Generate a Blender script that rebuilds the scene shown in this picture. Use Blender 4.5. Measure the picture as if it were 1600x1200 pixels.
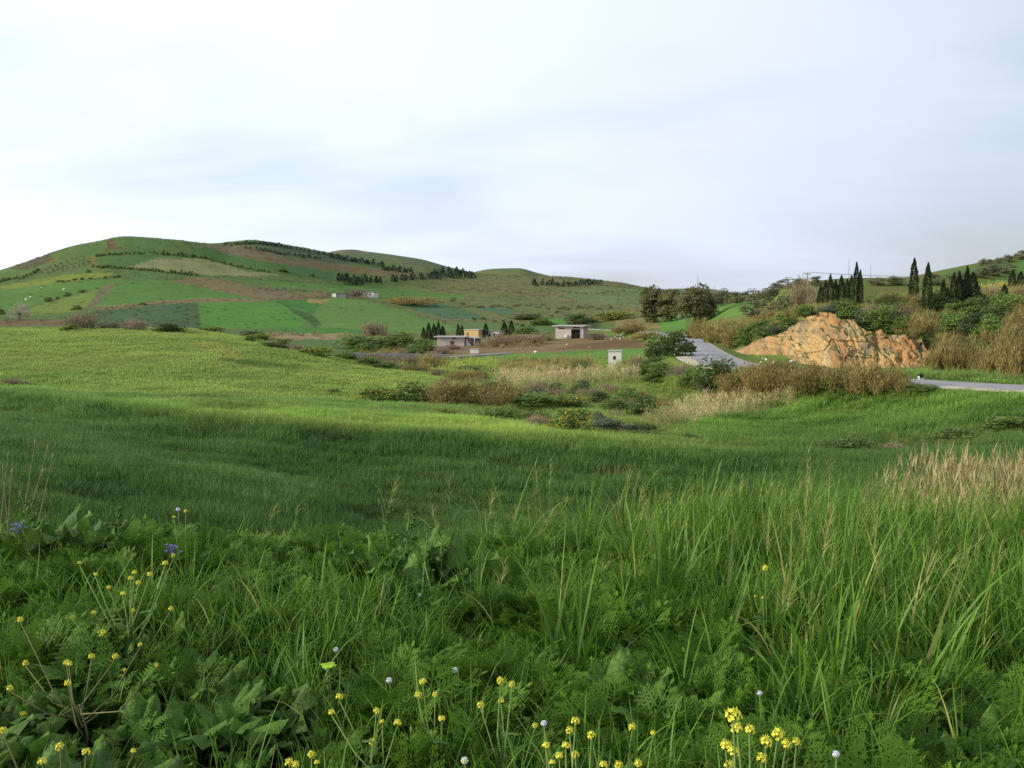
import bpy, math, random
import numpy as np
from mathutils import Vector, Matrix

scene = bpy.context.scene
for o in list(bpy.data.objects):
    bpy.data.objects.remove(o)
COL = scene.collection
random.seed(7)
RNG = np.random.default_rng(11)
PI = math.pi

# ------------------------------------------------------------------ camera
F, HOR, CAMZ = 1600.0, 490.0, 12.0
PITCH = math.atan((600 - HOR) / F)
cam_d = bpy.data.cameras.new('camera')
cam_d.sensor_width = 36.0
cam_d.lens = 36.0 * F / 1600.0
cam_d.clip_start = 0.05
cam_d.clip_end = 20000
cam = bpy.data.objects.new('camera', cam_d)
COL.objects.link(cam)
cam.location = (0, 0, CAMZ)
cam.rotation_euler = (PI / 2 - PITCH, 0, 0)
scene.camera = cam

# ------------------------------------------------------------------ world, sun, exposure
SUN_EL, SUN_AZ = math.radians(19), math.radians(-94)      # azimuth from +Y towards +X
SUN_DIR = Vector((math.cos(SUN_EL) * math.sin(SUN_AZ), math.cos(SUN_EL) * math.cos(SUN_AZ), math.sin(SUN_EL)))
world = bpy.data.worlds.new('World')
scene.world = world
world.use_nodes = True
wt = world.node_tree
wt.nodes.clear()
def WN(t, **k):
    n = wt.nodes.new(t)
    for a, b in k.items():
        setattr(n, a, b)
    return n
def wl(a, b):
    wt.links.new(a, b)
def wmath(op, a, b=None, c=None):
    n = WN('ShaderNodeMath', operation=op)
    for i, v in enumerate((a, b, c)):
        if v is None: continue
        if isinstance(v, (int, float)): n.inputs[i].default_value = v
        else: wl(v, n.inputs[i])
    return n.outputs[0]
sky = WN('ShaderNodeTexSky', sky_type='NISHITA')
sky.sun_disc = False
sky.sun_elevation = SUN_EL
sky.sun_rotation = SUN_AZ
sky.air_density = 1.0
sky.dust_density = 1.5
tc = WN('ShaderNodeTexCoord')
sep = WN('ShaderNodeSeparateXYZ')
wl(tc.outputs['Generated'], sep.inputs[0])
zc = wmath('ADD', wmath('MAXIMUM', sep.outputs[2], 0.0), 0.16)
comb = WN('ShaderNodeCombineXYZ')
wl(wmath('DIVIDE', sep.outputs[0], zc), comb.inputs[0])
wl(wmath('DIVIDE', sep.outputs[1], zc), comb.inputs[1])
comb.inputs[2].default_value = 0.3
def wnoise(scale, detail, rough, loc, stretch=(1, 1, 1), rot=0):
    mp = WN('ShaderNodeMapping')
    mp.inputs['Location'].default_value = loc
    mp.inputs['Rotation'].default_value = (0, 0, rot)
    mp.inputs['Scale'].default_value = stretch
    wl(comb.outputs[0], mp.inputs[0])
    n = WN('ShaderNodeTexNoise')
    n.inputs['Scale'].default_value = scale
    n.inputs['Detail'].default_value = detail
    n.inputs['Roughness'].default_value = rough
    n.inputs['Distortion'].default_value = 0.35
    wl(mp.outputs[0], n.inputs['Vector'])
    return n.outputs['Fac']
def ramp(v, a, b):
    m = WN('ShaderNodeMapRange', interpolation_type='SMOOTHSTEP')
    wl(v, m.inputs[0])
    m.inputs[1].default_value = a
    m.inputs[2].default_value = b
    return m.outputs[0]
big = wnoise(0.42, 3, 0.5, (2.1, 0.4, 0), (1, 1, 1), 0.9)
wisp = wnoise(0.75, 6, 0.5, (0.3, 1.9, 0), (0.6, 1.0, 1), 0.75)
cover = wmath('ADD', wmath('MULTIPLY', big, 0.62), wmath('MULTIPLY', wisp, 0.38))
cl = ramp(cover, 0.33, 0.60)
cl = wmath('MULTIPLY_ADD', cl, 0.58, 0.38)
# thin cloud scatters the sun forward: brighter towards it
sd = WN('ShaderNodeVectorMath', operation='DOT_PRODUCT')
wl(tc.outputs['Generated'], sd.inputs[0])
sd.inputs[1].default_value = SUN_DIR
fw = wmath('POWER', wmath('MULTIPLY_ADD', sd.outputs['Value'], 0.5, 0.5), 1.5)
cb = wmath('MULTIPLY_ADD', fw, 1.05, 0.68)
shade = wmath('MULTIPLY', cb, wmath('MULTIPLY_ADD', ramp(wisp, 0.3, 0.7), 0.06, 0.96))
cc = WN('ShaderNodeCombineColor')
wl(wmath('MULTIPLY', shade, 0.88), cc.inputs[0])
wl(wmath('MULTIPLY', shade, 0.97), cc.inputs[1])
wl(wmath('MULTIPLY', shade, 1.17), cc.inputs[2])
skys = WN('ShaderNodeVectorMath', operation='SCALE')
wl(sky.outputs[0], skys.inputs[0])
skys.inputs['Scale'].default_value = 0.12
mixc = WN('ShaderNodeMix', data_type='RGBA')
wl(cl, mixc.inputs['Factor'])
wl(skys.outputs[0], mixc.inputs[6])
wl(cc.outputs[0], mixc.inputs[7])
bg = WN('ShaderNodeBackground')
wl(mixc.outputs[2], bg.inputs[0])
bg.inputs[1].default_value = 1.0
wo = WN('ShaderNodeOutputWorld')
wl(bg.outputs[0], wo.inputs[0])

sun_d = bpy.data.lights.new('sun', 'SUN')
sun_d.energy = 4.6
sun_d.angle = math.radians(2.5)
sun_d.color = (1.0, 0.86, 0.66)
sun = bpy.data.objects.new('sun', sun_d)
COL.objects.link(sun)
sun.rotation_euler = SUN_DIR.to_track_quat('Z', 'Y').to_euler()
sun.location = (-60, -30, 80)

scene.view_settings.view_transform = 'Standard'
scene.view_settings.look = 'None'
scene.view_settings.gamma = 1.0
scene.view_settings.exposure = 0.0
scene.view_settings.use_curve_mapping = False
scene.render.engine = 'CYCLES'
scene.cycles.use_denoising = False
scene.cycles.max_bounces = 6
scene.cycles.transparent_max_bounces = 8
scene.cycles.use_adaptive_sampling = True
scene.cycles.adaptive_threshold = 0.01

# ------------------------------------------------------------------ pixel <-> world helpers
CP, SP = math.cos(PITCH), math.sin(PITCH)
def ray(px, py):
    u = (px - 800) / F
    v = (600 - py) / F
    return np.array([u, CP + v * SP, -SP + v * CP])
def pt(px, py, Y):
    d = ray(px, py)
    return d * (Y / d[1])            # relative to the eye
def project(x, y, z):                # z relative to eye; vectorised
    dep = y * CP - z * SP
    dep = np.where(dep < 1e-3, 1e-3, dep)
    up = y * SP + z * CP
    return 800 + F * x / dep, 600 - F * up / dep

def s2l(c):
    c = np.asarray(c, float) / 255.0
    return np.where(c <= 0.04045, c / 12.92, ((c + 0.055) / 1.055) ** 2.4)

# value noise, 2D and 3D
def _hash(ix, iy, iz, seed):
    h = (ix * 374761393 + iy * 668265263 + iz * 2147483647 + seed * 974711) & 0xFFFFFFFF
    h = ((h ^ (h >> 13)) * 1274126177) & 0xFFFFFFFF
    return ((h ^ (h >> 16)) & 0xFFFF) / 65535.0
def vnoise(x, y, z=None, seed=0):
    x = np.asarray(x, float); y = np.asarray(y, float)
    z = np.zeros_like(x) if z is None else np.asarray(z, float)
    xi, yi, zi = [np.floor(a).astype(np.int64) for a in (x, y, z)]
    xf, yf, zf = x - xi, y - yi, z - zi
    xf, yf, zf = [a * a * (3 - 2 * a) for a in (xf, yf, zf)]
    r = 0
    for dx in (0, 1):
        for dy in (0, 1):
            for dz in (0, 1):
                w = (xf if dx else 1 - xf) * (yf if dy else 1 - yf) * (zf if dz else 1 - zf)
                r = r + w * _hash(xi + dx, yi + dy, zi + dz, seed)
    return r * 2 - 1
def fbm(x, y, z=None, seed=0, oct=4):
    a, s, t = 1.0, 0, 0
    for i in range(oct):
        f = 2.03 ** i
        s = s + a * vnoise(x * f, y * f, None if z is None else z * f, seed + i * 17)
        t += a; a *= 0.5
    return s / t

def pchip(xk, yk, x):
    xk = np.asarray(xk, float); yk = np.asarray(yk, float)
    h = np.diff(xk); d = np.diff(yk) / h
    n = len(xk); m = np.zeros(n)
    for i in range(1, n - 1):
        if d[i - 1] * d[i] > 0:
            w1 = 2 * h[i] + h[i - 1]; w2 = h[i] + 2 * h[i - 1]
            m[i] = (w1 + w2) / (w1 / d[i - 1] + w2 / d[i])
    m[0], m[-1] = d[0], d[-1]
    x = np.clip(x, xk[0], xk[-1])
    k = np.clip(np.searchsorted(xk, x) - 1, 0, n - 2)
    t = (x - xk[k]) / h[k]
    return ((1 + 2 * t) * (1 - t) ** 2 * yk[k] + t * (1 - t) ** 2 * h[k] * m[k]
            + t * t * (3 - 2 * t) * yk[k + 1] + t * t * (t - 1) * h[k] * m[k + 1])

# ------------------------------------------------------------------ terrain
# feature lines running across the valley, each as (px, py, depth in metres)
LINES = [
    # toe of the roadside bank (hidden behind the plants)
    [(-300, 905, 22), (400, 925, 24), (900, 920, 24), (1300, 900, 24), (1900, 860, 26)],
    # bottom of the dark field slope
    [(-300, 690, 44), (0, 705, 44), (300, 742, 44), (600, 785, 45), (900, 812, 44), (1150, 800, 42), (1400, 780, 40), (1900, 740, 42)],
    # foot of the little bank under the crest
    [(-300, 640, 70), (0, 652, 68.5), (150, 672, 65), (350, 702, 60), (600, 732, 56), (800, 744, 53.5), (1000, 758, 51.5), (1150, 764, 50), (1300, 752, 49.5), (1450, 750, 49), (1600, 734, 49), (1900, 712, 51)],
    # crest of the dark slope
    [(-300, 612, 76), (0, 617, 75), (150, 630, 72), (350, 652, 67), (600, 676, 63), (800, 686, 60), (1000, 703, 57), (1150, 716, 55), (1300, 730, 53), (1450, 735, 52), (1600, 720, 52), (1900, 700, 54)],
    # stream bed with scrub
    [(-300, 600, 95), (0, 604, 95), (200, 606, 95), (400, 612, 93), (600, 634, 87), (750, 655, 80), (900, 674, 76), (1050, 688, 72), (1200, 701, 67), (1400, 702, 65), (1600, 682, 65), (1900, 660, 66)],
    # knoll crest, field edges below the road
    [(-300, 520, 150), (0, 514, 160), (200, 513, 163), (300, 517, 162), (400, 533, 158), (480, 552, 152), (560, 570, 146), (650, 581, 140), (760, 594, 132), (900, 600, 128), (1050, 604, 120), (1200, 614, 100), (1300, 620, 91), (1450, 627, 78), (1600, 630, 71), (1900, 634, 67)],
    # valley floor: bridge, hut, road
    [(-300, 560, 250), (0, 552, 255), (200, 550, 255), (400, 552, 250), (500, 556, 245), (600, 563, 240), (750, 566, 225), (900, 573, 195), (960, 573, 183), (1050, 562, 165), (1110, 551, 152), (1200, 576, 106), (1300, 584, 99), (1450, 590, 90), (1600, 592, 87), (1900, 600, 84)],
    # foot of the hills, house terrace, foot of the cutting
    [(-300, 505, 400), (0, 503, 410), (200, 507, 400), (400, 518, 380), (600, 533, 330), (710, 541, 298), (800, 533, 310), (880, 529, 318), (1000, 524, 320), (1060, 522, 285), (1110, 528, 230), (1160, 546, 150), (1200, 560, 122), (1300, 569, 113), (1450, 575, 104), (1600, 580, 96), (1900, 590, 92)],
    # lower hillside, top of the cutting
    [(-300, 480, 560), (0, 476, 580), (200, 472, 580), (400, 478, 580), (600, 490, 560), (700, 498, 540), (880, 500, 540), (1000, 494, 480), (1060, 504, 370), (1110, 502, 300), (1160, 512, 200), (1200, 528, 140), (1240, 512, 126), (1290, 492, 120), (1330, 506, 119), (1400, 530, 118), (1470, 545, 114), (1600, 515, 120), (1900, 500, 125)],
    # mid hillside
    [(-300, 455, 750), (0, 445, 760), (200, 430, 780), (400, 440, 800), (600, 458, 850), (700, 462, 880), (880, 462, 900), (1000, 468, 820), (1060, 482, 540), (1110, 476, 410), (1160, 478, 300), (1200, 486, 230), (1250, 486, 160), (1300, 480, 142), (1400, 476, 148), (1500, 480, 150), (1600, 462, 170), (1900, 440, 180)],
    # skyline
    [(-300, 500, 900), (-100, 455, 900), (0, 421, 930), (60, 402, 950), (100, 389, 960), (150, 379, 980), (205, 372, 1000), (260, 376, 1010), (320, 382, 1040), (360, 382, 1120), (400, 379, 1160), (450, 385, 1180), (520, 399, 1250), (580, 409, 1300), (640, 416, 1350), (740, 430, 1400), (800, 432, 1450), (850, 434, 1500), (940, 441, 1500), (1000, 450, 1400), (1040, 461, 1150), (1080, 466, 900), (1130, 464, 700), (1170, 462, 520), (1200, 456, 400), (1240, 445, 330), (1300, 440, 300), (1400, 438, 275), (1460, 428, 275), (1530, 415, 300), (1600, 402, 340), (1900, 350, 380)],
]
def line_interp(L):
    P = np.array([pt(*k) for k in L])
    az = np.arctan2(P[:, 0], P[:, 1]); r = np.hypot(P[:, 0], P[:, 1])
    return az, np.log(r), P[:, 2]
LI = [line_interp(L) for L in LINES]
az_in = np.radians(np.arange(-35, 35.01, 0.1))
az_out = np.radians(np.concatenate([np.arange(38, 180, 4.0)]))
AZ = np.concatenate([-az_out[::-1], az_in, az_out])
RR = np.concatenate([[0.05, 0.4], np.geomspace(0.8, 10, 46, endpoint=False), np.geomspace(10, 60, 84, endpoint=False),
                     np.geomspace(60, 200, 150, endpoint=False), np.geomspace(200, 1600, 250, endpoint=False), np.geomspace(1600, 9000, 18)])
NA, NR = len(AZ), len(RR)
logR = np.log(RR)
azc = np.clip(AZ, LI[0][0].min(), LI[0][0].max())
KN = [(pchip(a, lr, np.clip(azc, a.min(), a.max())), pchip(a, z, np.clip(azc, a.min(), a.max()))) for a, lr, z in LI]
Z = np.zeros((NA, NR))
behind = np.clip((np.abs(AZ) - math.radians(50)) / math.radians(60), 0, 1)
behind = behind * behind * (3 - 2 * behind)
for i in range(NA):
    fr = 0.5 + 0.5 * math.tanh((AZ[i] - math.radians(8)) / math.radians(9))
    lr = [math.log(0.04), math.log(2.5), math.log(6.6 + 1.6 * fr)]
    fl = 0.5 - 0.5 * math.tanh((AZ[i] + math.radians(15)) / math.radians(6))
    zz = [-1.62, -1.64 + 0.02 * fl, -1.86 - 0.12 * fr + 0.27 * fl]
    for (l, z) in KN:
        lr.append(max(l[i], lr[-1] + 0.02)); zz.append(z[i])
    lk = lr[-1]; zk = zz[-1]
    lr += [lk + 0.35, lk + 0.9, math.log(9500) + 0.1]
    zz += [zk - 25 - 0.25 * max(zk, 0), min(-20, zk - 40), -30]
    Zi = pchip(lr, zz, logR)
    flat = pchip([math.log(0.04), math.log(6), math.log(40), math.log(9600)], [-1.62, -1.7, -3.2, -25], logR)
    Z[i] = Zi * (1 - behind[i]) + flat * behind[i]
X = np.sin(AZ)[:, None] * RR[None, :]
Y = np.cos(AZ)[:, None] * RR[None, :]
# natural unevenness
rr = RR[None, :]
Z += 0.10 * fbm(X / 1.7, Y / 1.7, seed=3, oct=3) * np.clip((rr - 1.5) / 6, 0, 1) * np.clip(1 - rr / 60, 0, 1)
w_f = np.clip((rr - 20) / 20, 0, 1) * np.clip(1 - (rr - 150) / 150, 0, 1)
Z += w_f * (0.28 * fbm(X / 9, Y / 7, seed=5, oct=3) + 0.16 * fbm(X / 3, Y / 3, seed=9, oct=2))
w_h = np.clip((rr - 350) / 300, 0, 1) * np.clip(1 - (rr - 2500) / 2000, 0, 1)
Z += w_h * (2.0 * fbm(X / 90, Y / 90, seed=13, oct=3) + 0.6 * fbm(X / 20, Y / 20, seed=23, oct=3))

# ------------------------------------------------------------------ road course (levelled into the terrain)
ROADZ = -5.6
def catmull(P, n=10):
    P = np.asarray(P, float); out = []
    Q = np.vstack([2 * P[0] - P[1], P, 2 * P[-1] - P[-2]])
    for i in range(1, len(Q) - 2):
        for t in np.linspace(0, 1, n, endpoint=False):
            out.append(0.5 * ((2 * Q[i]) + (-Q[i - 1] + Q[i + 1]) * t + (2 * Q[i - 1] - 5 * Q[i] + 4 * Q[i + 1] - Q[i + 2]) * t * t
                              + (-Q[i - 1] + 3 * Q[i] - 3 * Q[i + 1] + Q[i + 2]) * t ** 3))
    out.append(P[-1])
    return np.array(out)
ROAD = catmull([(110, 30), (82, 46), (58, 62), (45.5, 71), (38.6, 77.3), (32.2, 85.5), (27.0, 96), (24.4, 110), (24.9, 125), (27.2, 144.5),
                (29.8, 163), (33.7, 190), (38.4, 224), (41.8, 256), (43.6, 282), (42, 312), (36, 345), (26, 380)], 12)
def dist_to_poly(x, y, P):
    best = np.full(np.shape(x), 1e9)
    for a, b in zip(P[:-1], P[1:]):
        ab = b - a; L2 = ab @ ab
        t = np.clip(((x - a[0]) * ab[0] + (y - a[1]) * ab[1]) / L2, 0, 1)
        best = np.minimum(best, np.hypot(x - a[0] - t * ab[0], y - a[1] - t * ab[1]))
    return best
msk = (X > 0) & (X < 140) & (Y > 20) & (Y < 420)
dr = np.full(X.shape, 1e9)
dr[msk] = dist_to_poly(X[msk], Y[msk], ROAD[::4])
wr = np.clip((8.0 - dr) / 3.5, 0, 1); wr = wr * wr * (3 - 2 * wr)
Z = Z * (1 - wr) + (ROADZ - 0.10) * wr

def ground(x, y):
    """terrain height (relative to the eye) at world x, y"""
    x = np.asarray(x, float); y = np.asarray(y, float)
    a = np.arctan2(x, y); r = np.maximum(np.hypot(x, y), RR[0])
    i = np.clip(np.searchsorted(AZ, a) - 1, 0, NA - 2)
    j = np.clip(np.searchsorted(RR, r) - 1, 0, NR - 2)
    u = np.clip((a - AZ[i]) / (AZ[i + 1] - AZ[i]), 0, 1)
    v = np.clip((r - RR[j]) / (RR[j + 1] - RR[j]), 0, 1)
    return (Z[i, j] * (1 - u) * (1 - v) + Z[i + 1, j] * u * (1 - v) + Z[i, j + 1] * (1 - u) * v + Z[i + 1, j + 1] * u * v)
_rs = np.geomspace(2.0, 3000, 2600)
def hit(px, py, rmin=2.0, rmax=3000):
    """where the sight line through a pixel meets the ground"""
    d = ray(px, py); d = d / math.hypot(d[0], d[1])
    s = _rs[(_rs >= rmin) & (_rs <= rmax)]
    g = ground(d[0] * s, d[1] * s)
    below = d[2] * s <= g
    k = np.argmax(below)
    if not below.any():
        k = np.argmin(d[2] * s - g)
    r = s[k]
    return np.array([d[0] * r, d[1] * r, g[k]])
# ------------------------------------------------------------------ mesh / object helpers
def fast_mesh(name, V, Fq, attrs=None, smooth=False):
    """V (n,3); Fq (m,3) or (m,4) int array, or a list of such arrays"""
    if not isinstance(Fq, list): Fq = [Fq]
    Fq = [f for f in Fq if len(f)]
    me = bpy.data.meshes.new(name)
    V = np.ascontiguousarray(V, np.float32)
    me.vertices.add(len(V)); me.vertices.foreach_set('co', V.ravel())
    loops = np.concatenate([f.ravel() for f in Fq]).astype(np.int32)
    tot = np.concatenate([np.full(len(f), f.shape[1]) for f in Fq]).astype(np.int32)
    st = np.concatenate([[0], np.cumsum(tot)[:-1]]).astype(np.int32)
    me.loops.add(len(loops)); me.loops.foreach_set('vertex_index', loops)
    me.polygons.add(len(tot)); me.polygons.foreach_set('loop_start', st)
    if smooth: me.polygons.foreach_set('use_smooth', np.ones(len(tot), bool))
    for k, a in (attrs or {}).items():
        a = np.ascontiguousarray(a, np.float32)
        if a.ndim == 2:
            if a.shape[1] == 3: a = np.hstack([a, np.ones((len(a), 1), np.float32)])
            at = me.attributes.new(k, 'FLOAT_COLOR', 'POINT'); at.data.foreach_set('color', a.ravel())
        else:
            at = me.attributes.new(k, 'FLOAT', 'POINT'); at.data.foreach_set('value', a)
    me.update(calc_edges=True); me.validate()
    return me
def obj(name, me, mat=None, parent=None, loc=(0, 0, 0), rot=(0, 0, 0), scale=(1, 1, 1)):
    o = bpy.data.objects.new(name, me)
    COL.objects.link(o)
    o.location = loc; o.rotation_euler = rot; o.scale = scale
    if parent is not None: o.parent = parent
    if mat is not None and me is not None and not me.materials: me.materials.append(mat)
    return o
def tag(o, label=None, cat=None, group=None, kind=None):
    if label: o['label'] = label
    if cat: o['category'] = cat
    if group: o['group'] = group
    if kind: o['kind'] = kind
    return o
def wz(p, dz=0.0):            # eye-relative -> world
    return (float(p[0]), float(p[1]), float(p[2]) + CAMZ + dz)

class MB:
    """collects boxes / tubes for one mesh"""
    def __init__(s): s.v = []; s.f = []
    def box(s, x0, x1, y0, y1, z0, z1, jit=0.0):
        b = len(s.v)
        for z in (z0, z1):
            for (x, y) in ((x0, y0), (x1, y0), (x1, y1), (x0, y1)):
                s.v.append((x + random.uniform(-jit, jit), y + random.uniform(-jit, jit), z + random.uniform(-jit, jit)))
        for q in ((3, 2, 1, 0), (4, 5, 6, 7), (0, 1, 5, 4), (1, 2, 6, 5), (2, 3, 7, 6), (3, 0, 4, 7)):
            s.f.append([b + i for i in q])
        return s
    def tube(s, P, R, n=5):
        P = [Vector(p) for p in P]; b = len(s.v)
        for i, p in enumerate(P):
            t = (P[min(i + 1, len(P) - 1)] - P[max(i - 1, 0)]).normalized()
            a = t.orthogonal().normalized(); c = t.cross(a)
            r = R[i] if isinstance(R, (list, tuple)) else R
            for k in range(n):
                an = 2 * PI * k / n
                s.v.append(tuple(p + a * (r * math.cos(an)) + c * (r * math.sin(an))))
        for i in range(len(P) - 1):
            for k in range(n):
                k2 = (k + 1) % n
                s.f.append([b + i * n + k, b + i * n + k2, b + (i + 1) * n + k2, b + (i + 1) * n + k])
        s.f.append([b + (len(P) - 1) * n + k for k in range(n)])
        s.f.append([b + k for k in range(n)][::-1])
        return s
    def mesh(s, name, smooth=False):
        me = bpy.data.meshes.new(name); me.from_pydata(s.v, [], s.f)
        if smooth: me.polygons.foreach_set('use_smooth', [True] * len(me.polygons))
        me.update(); return me

# ------------------------------------------------------------------ materials
class NT:
    def __init__(s, name):
        s.m = bpy.data.materials.new(name); s.m.use_nodes = True
        s.t = s.m.node_tree; s.t.nodes.clear()
        s.out = s.n('ShaderNodeOutputMaterial')
    def n(s, t, **k):
        x = s.t.nodes.new(t)
        for a, b in k.items(): setattr(x, a, b)
        return x
    def l(s, a, b): s.t.links.new(a, b)
    def val(s, inp, v):
        if isinstance(v, (int, float)): inp.default_value = v
        elif isinstance(v, (tuple, list, np.ndarray)):
            v = tuple(float(c) for c in v)
            inp.default_value = (v + (1.0,)) if len(v) == 3 and len(inp.default_value) == 4 else v
        else: s.l(v, inp)
    def math(s, op, a, b=None, c=None):
        x = s.n('ShaderNodeMath', operation=op)
        for i, v in enumerate((a, b, c)):
            if v is not None: s.val(x.inputs[i], v)
        return x.outputs[0]
    def mix(s, f, a, b, blend='MIX'):
        x = s.n('ShaderNodeMix', data_type='RGBA', blend_type=blend)
        s.val(x.inputs['Factor'], f); s.val(x.inputs[6], a); s.val(x.inputs[7], b)
        return x.outputs[2]
    def noise(s, scale, detail=4, rough=0.55, vec=None, dist=0.0):
        x = s.n('ShaderNodeTexNoise')
        x.inputs['Scale'].default_value = scale; x.inputs['Detail'].default_value = detail
        x.inputs['Roughness'].default_value = rough; x.inputs['Distortion'].default_value = dist
        if vec is not None: s.l(vec, x.inputs['Vector'])
        return x.outputs['Fac']
    def remap(s, v, a, b, c=0.0, d=1.0):
        x = s.n('ShaderNodeMapRange'); s.val(x.inputs[0], v)
        for i, q in enumerate((a, b, c, d)): x.inputs[i + 1].default_value = q
        return x.outputs[0]
    def scale(s, col, f):
        x = s.n('ShaderNodeVectorMath', operation='SCALE')
        s.val(x.inputs[0], col); s.val(x.inputs['Scale'], f)
        return x.outputs[0]
    def attr(s, name, inst=False, fac=False):
        x = s.n('ShaderNodeAttribute'); x.attribute_name = name
        if inst: x.attribute_type = 'INSTANCER'
        return x.outputs['Fac' if fac else 'Color']
    def coords(s, which='Object'):
        return s.n('ShaderNodeTexCoord').outputs[which]
    def world_pos(s):
        return s.n('ShaderNodeNewGeometry').outputs['Position']
    def bump(s, h, strength=0.5, dist=0.1):
        x = s.n('ShaderNodeBump'); x.inputs['Strength'].default_value = strength; x.inputs['Distance'].default_value = dist
        s.l(h, x.inputs['Height']); return x.outputs[0]
    def finish(s, col, rough=0.85, normal=None, spec=0.3):
        b = s.n('ShaderNodeBsdfPrincipled')
        s.val(b.inputs['Base Color'], col); s.val(b.inputs['Roughness'], rough)
        b.inputs['Specular IOR Level'].default_value = spec
        if normal is not None: s.l(normal, b.inputs['Normal'])
        s.l(b.outputs[0], s.out.inputs[0]); return s.m
    def leaf(s, col, trans=0.3, rough=0.6, tcol=None, spec=0.25, normal=None):
        b = s.n('ShaderNodeBsdfPrincipled')
        if normal is not None: s.l(normal, b.inputs['Normal'])
        s.val(b.inputs['Base Color'], col); s.val(b.inputs['Roughness'], rough)
        b.inputs['Specular IOR Level'].default_value = spec
        t = s.n('ShaderNodeBsdfTranslucent'); s.val(t.inputs[0], tcol if tcol is not None else col)
        m = s.n('ShaderNodeMixShader'); m.inputs[0].default_value = trans
        s.l(b.outputs[0], m.inputs[1]); s.l(t.outputs[0], m.inputs[2]); s.l(m.outputs[0], s.out.inputs[0])
        return s.m

def plain_mat(name, srgb, var=0.25, scale=3.0, rough=0.85, bump=0.3, bdist=0.03, k=1.0, spec=0.3, dirt=None):
    t = NT(name); c = s2l(srgb) * k
    p = t.coords('Object')
    n1 = t.noise(scale, 6, 0.6, p); n2 = t.noise(scale * 7, 4, 0.6, p)
    f = t.math('ADD', t.math('MULTIPLY', n1, 0.65), t.math('MULTIPLY', n2, 0.35))
    col = t.scale(tuple(c), t.remap(f, 0.25, 0.75, 1 - var, 1 + var))
    if dirt is not None:
        col = t.mix(t.remap(t.noise(scale * 0.7, 5, 0.65, p), 0.5, 0.75, 0.0, 0.8), col, tuple(s2l(dirt) * k))
    return t.finish(col, rough, t.bump(n2, bump, bdist), spec)

# foliage: colour varies by leaf ('rnd' attribute), by object, and along a soft clump noise
def foliage_mat(name, a, b, trans=0.28, k=1.0, objvar=0.18, rough=0.62):
    t = NT(name)
    r = t.attr('rnd', fac=True)
    oi = t.n('ShaderNodeObjectInfo')
    col = t.mix(r, tuple(s2l(a) * k), tuple(s2l(b) * k))
    col = t.scale(col, t.math('MULTIPLY_ADD', oi.outputs['Random'], 2 * objvar, 1 - objvar))
    return t.leaf(col, trans, rough)

# ------------------------------------------------------------------ ground colours: crops by field, plus painted shade on the near slope
KG = 0.76
def C_(*c):
    v = s2l(c); g = 0.3 * v[0] + 0.6 * v[1] + 0.1 * v[2]
    return (v * 0.95 + g * 0.05) * KG * np.array([1.03, 0.94, 0.72])
PXv, PYv = project(X, Y, Z)
PYv = np.where(Y > 0.3, PYv, 5000)
R2 = np.broadcast_to(RR[None, :], X.shape)
wj = np.clip(R2 / 1000, 0.15, 1)
PXw = PXv + 5 * fbm(X / 14 / wj, Y / 14 / wj, seed=41, oct=3)
PYw = PYv + 1.6 * fbm(X / 10 / wj, Y / 10 / wj, seed=43, oct=3)
Cg = np.empty(X.shape + (3,))
Cg[:] = C_(86, 118, 62)
def smooth(v, a, b):
    t = np.clip((v - a) / (b - a), 0, 1); return (t * t * (3 - 2 * t))[..., None]
def inpoly(px, py, poly):
    c = np.zeros(px.shape, bool); n = len(poly)
    for i in range(n):
        x1, y1 = poly[i]; x2, y2 = poly[(i + 1) % n]
        if y1 == y2: continue
        cond = ((y1 > py) != (y2 > py)) & (px < (x2 - x1) * (py - y1) / (y2 - y1) + x1)
        c ^= cond
    return c
def paint(poly, col, rmin=180, rmax=3000, var=0.0, k=1.0, f=1.0):
    xs = [p[0] for p in poly]; ys = [p[1] for p in poly]
    m = (R2 > rmin) & (R2 < rmax) & (PXw > min(xs)) & (PXw < max(xs)) & (PYw > min(ys)) & (PYw < max(ys))
    idx = np.nonzero(m)
    ins = inpoly(PXw[idx], PYw[idx], poly)
    ii = (idx[0][ins], idx[1][ins])
    Cg[ii] = Cg[ii] * (1 - f) + C_(*col) * k * f
# hills right of centre are scrubby pasture
f = smooth(PXw, 560, 720) * smooth(R2, 420, 520)
n_ = (0.5 + 0.5 * fbm(X / 45, Y / 70, seed=61, oct=4))[..., None]
scr = C_(118, 116, 84) * (1 - n_) + C_(96, 118, 66) * n_
Cg[:] = Cg * (1 - f) + scr * f
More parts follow.
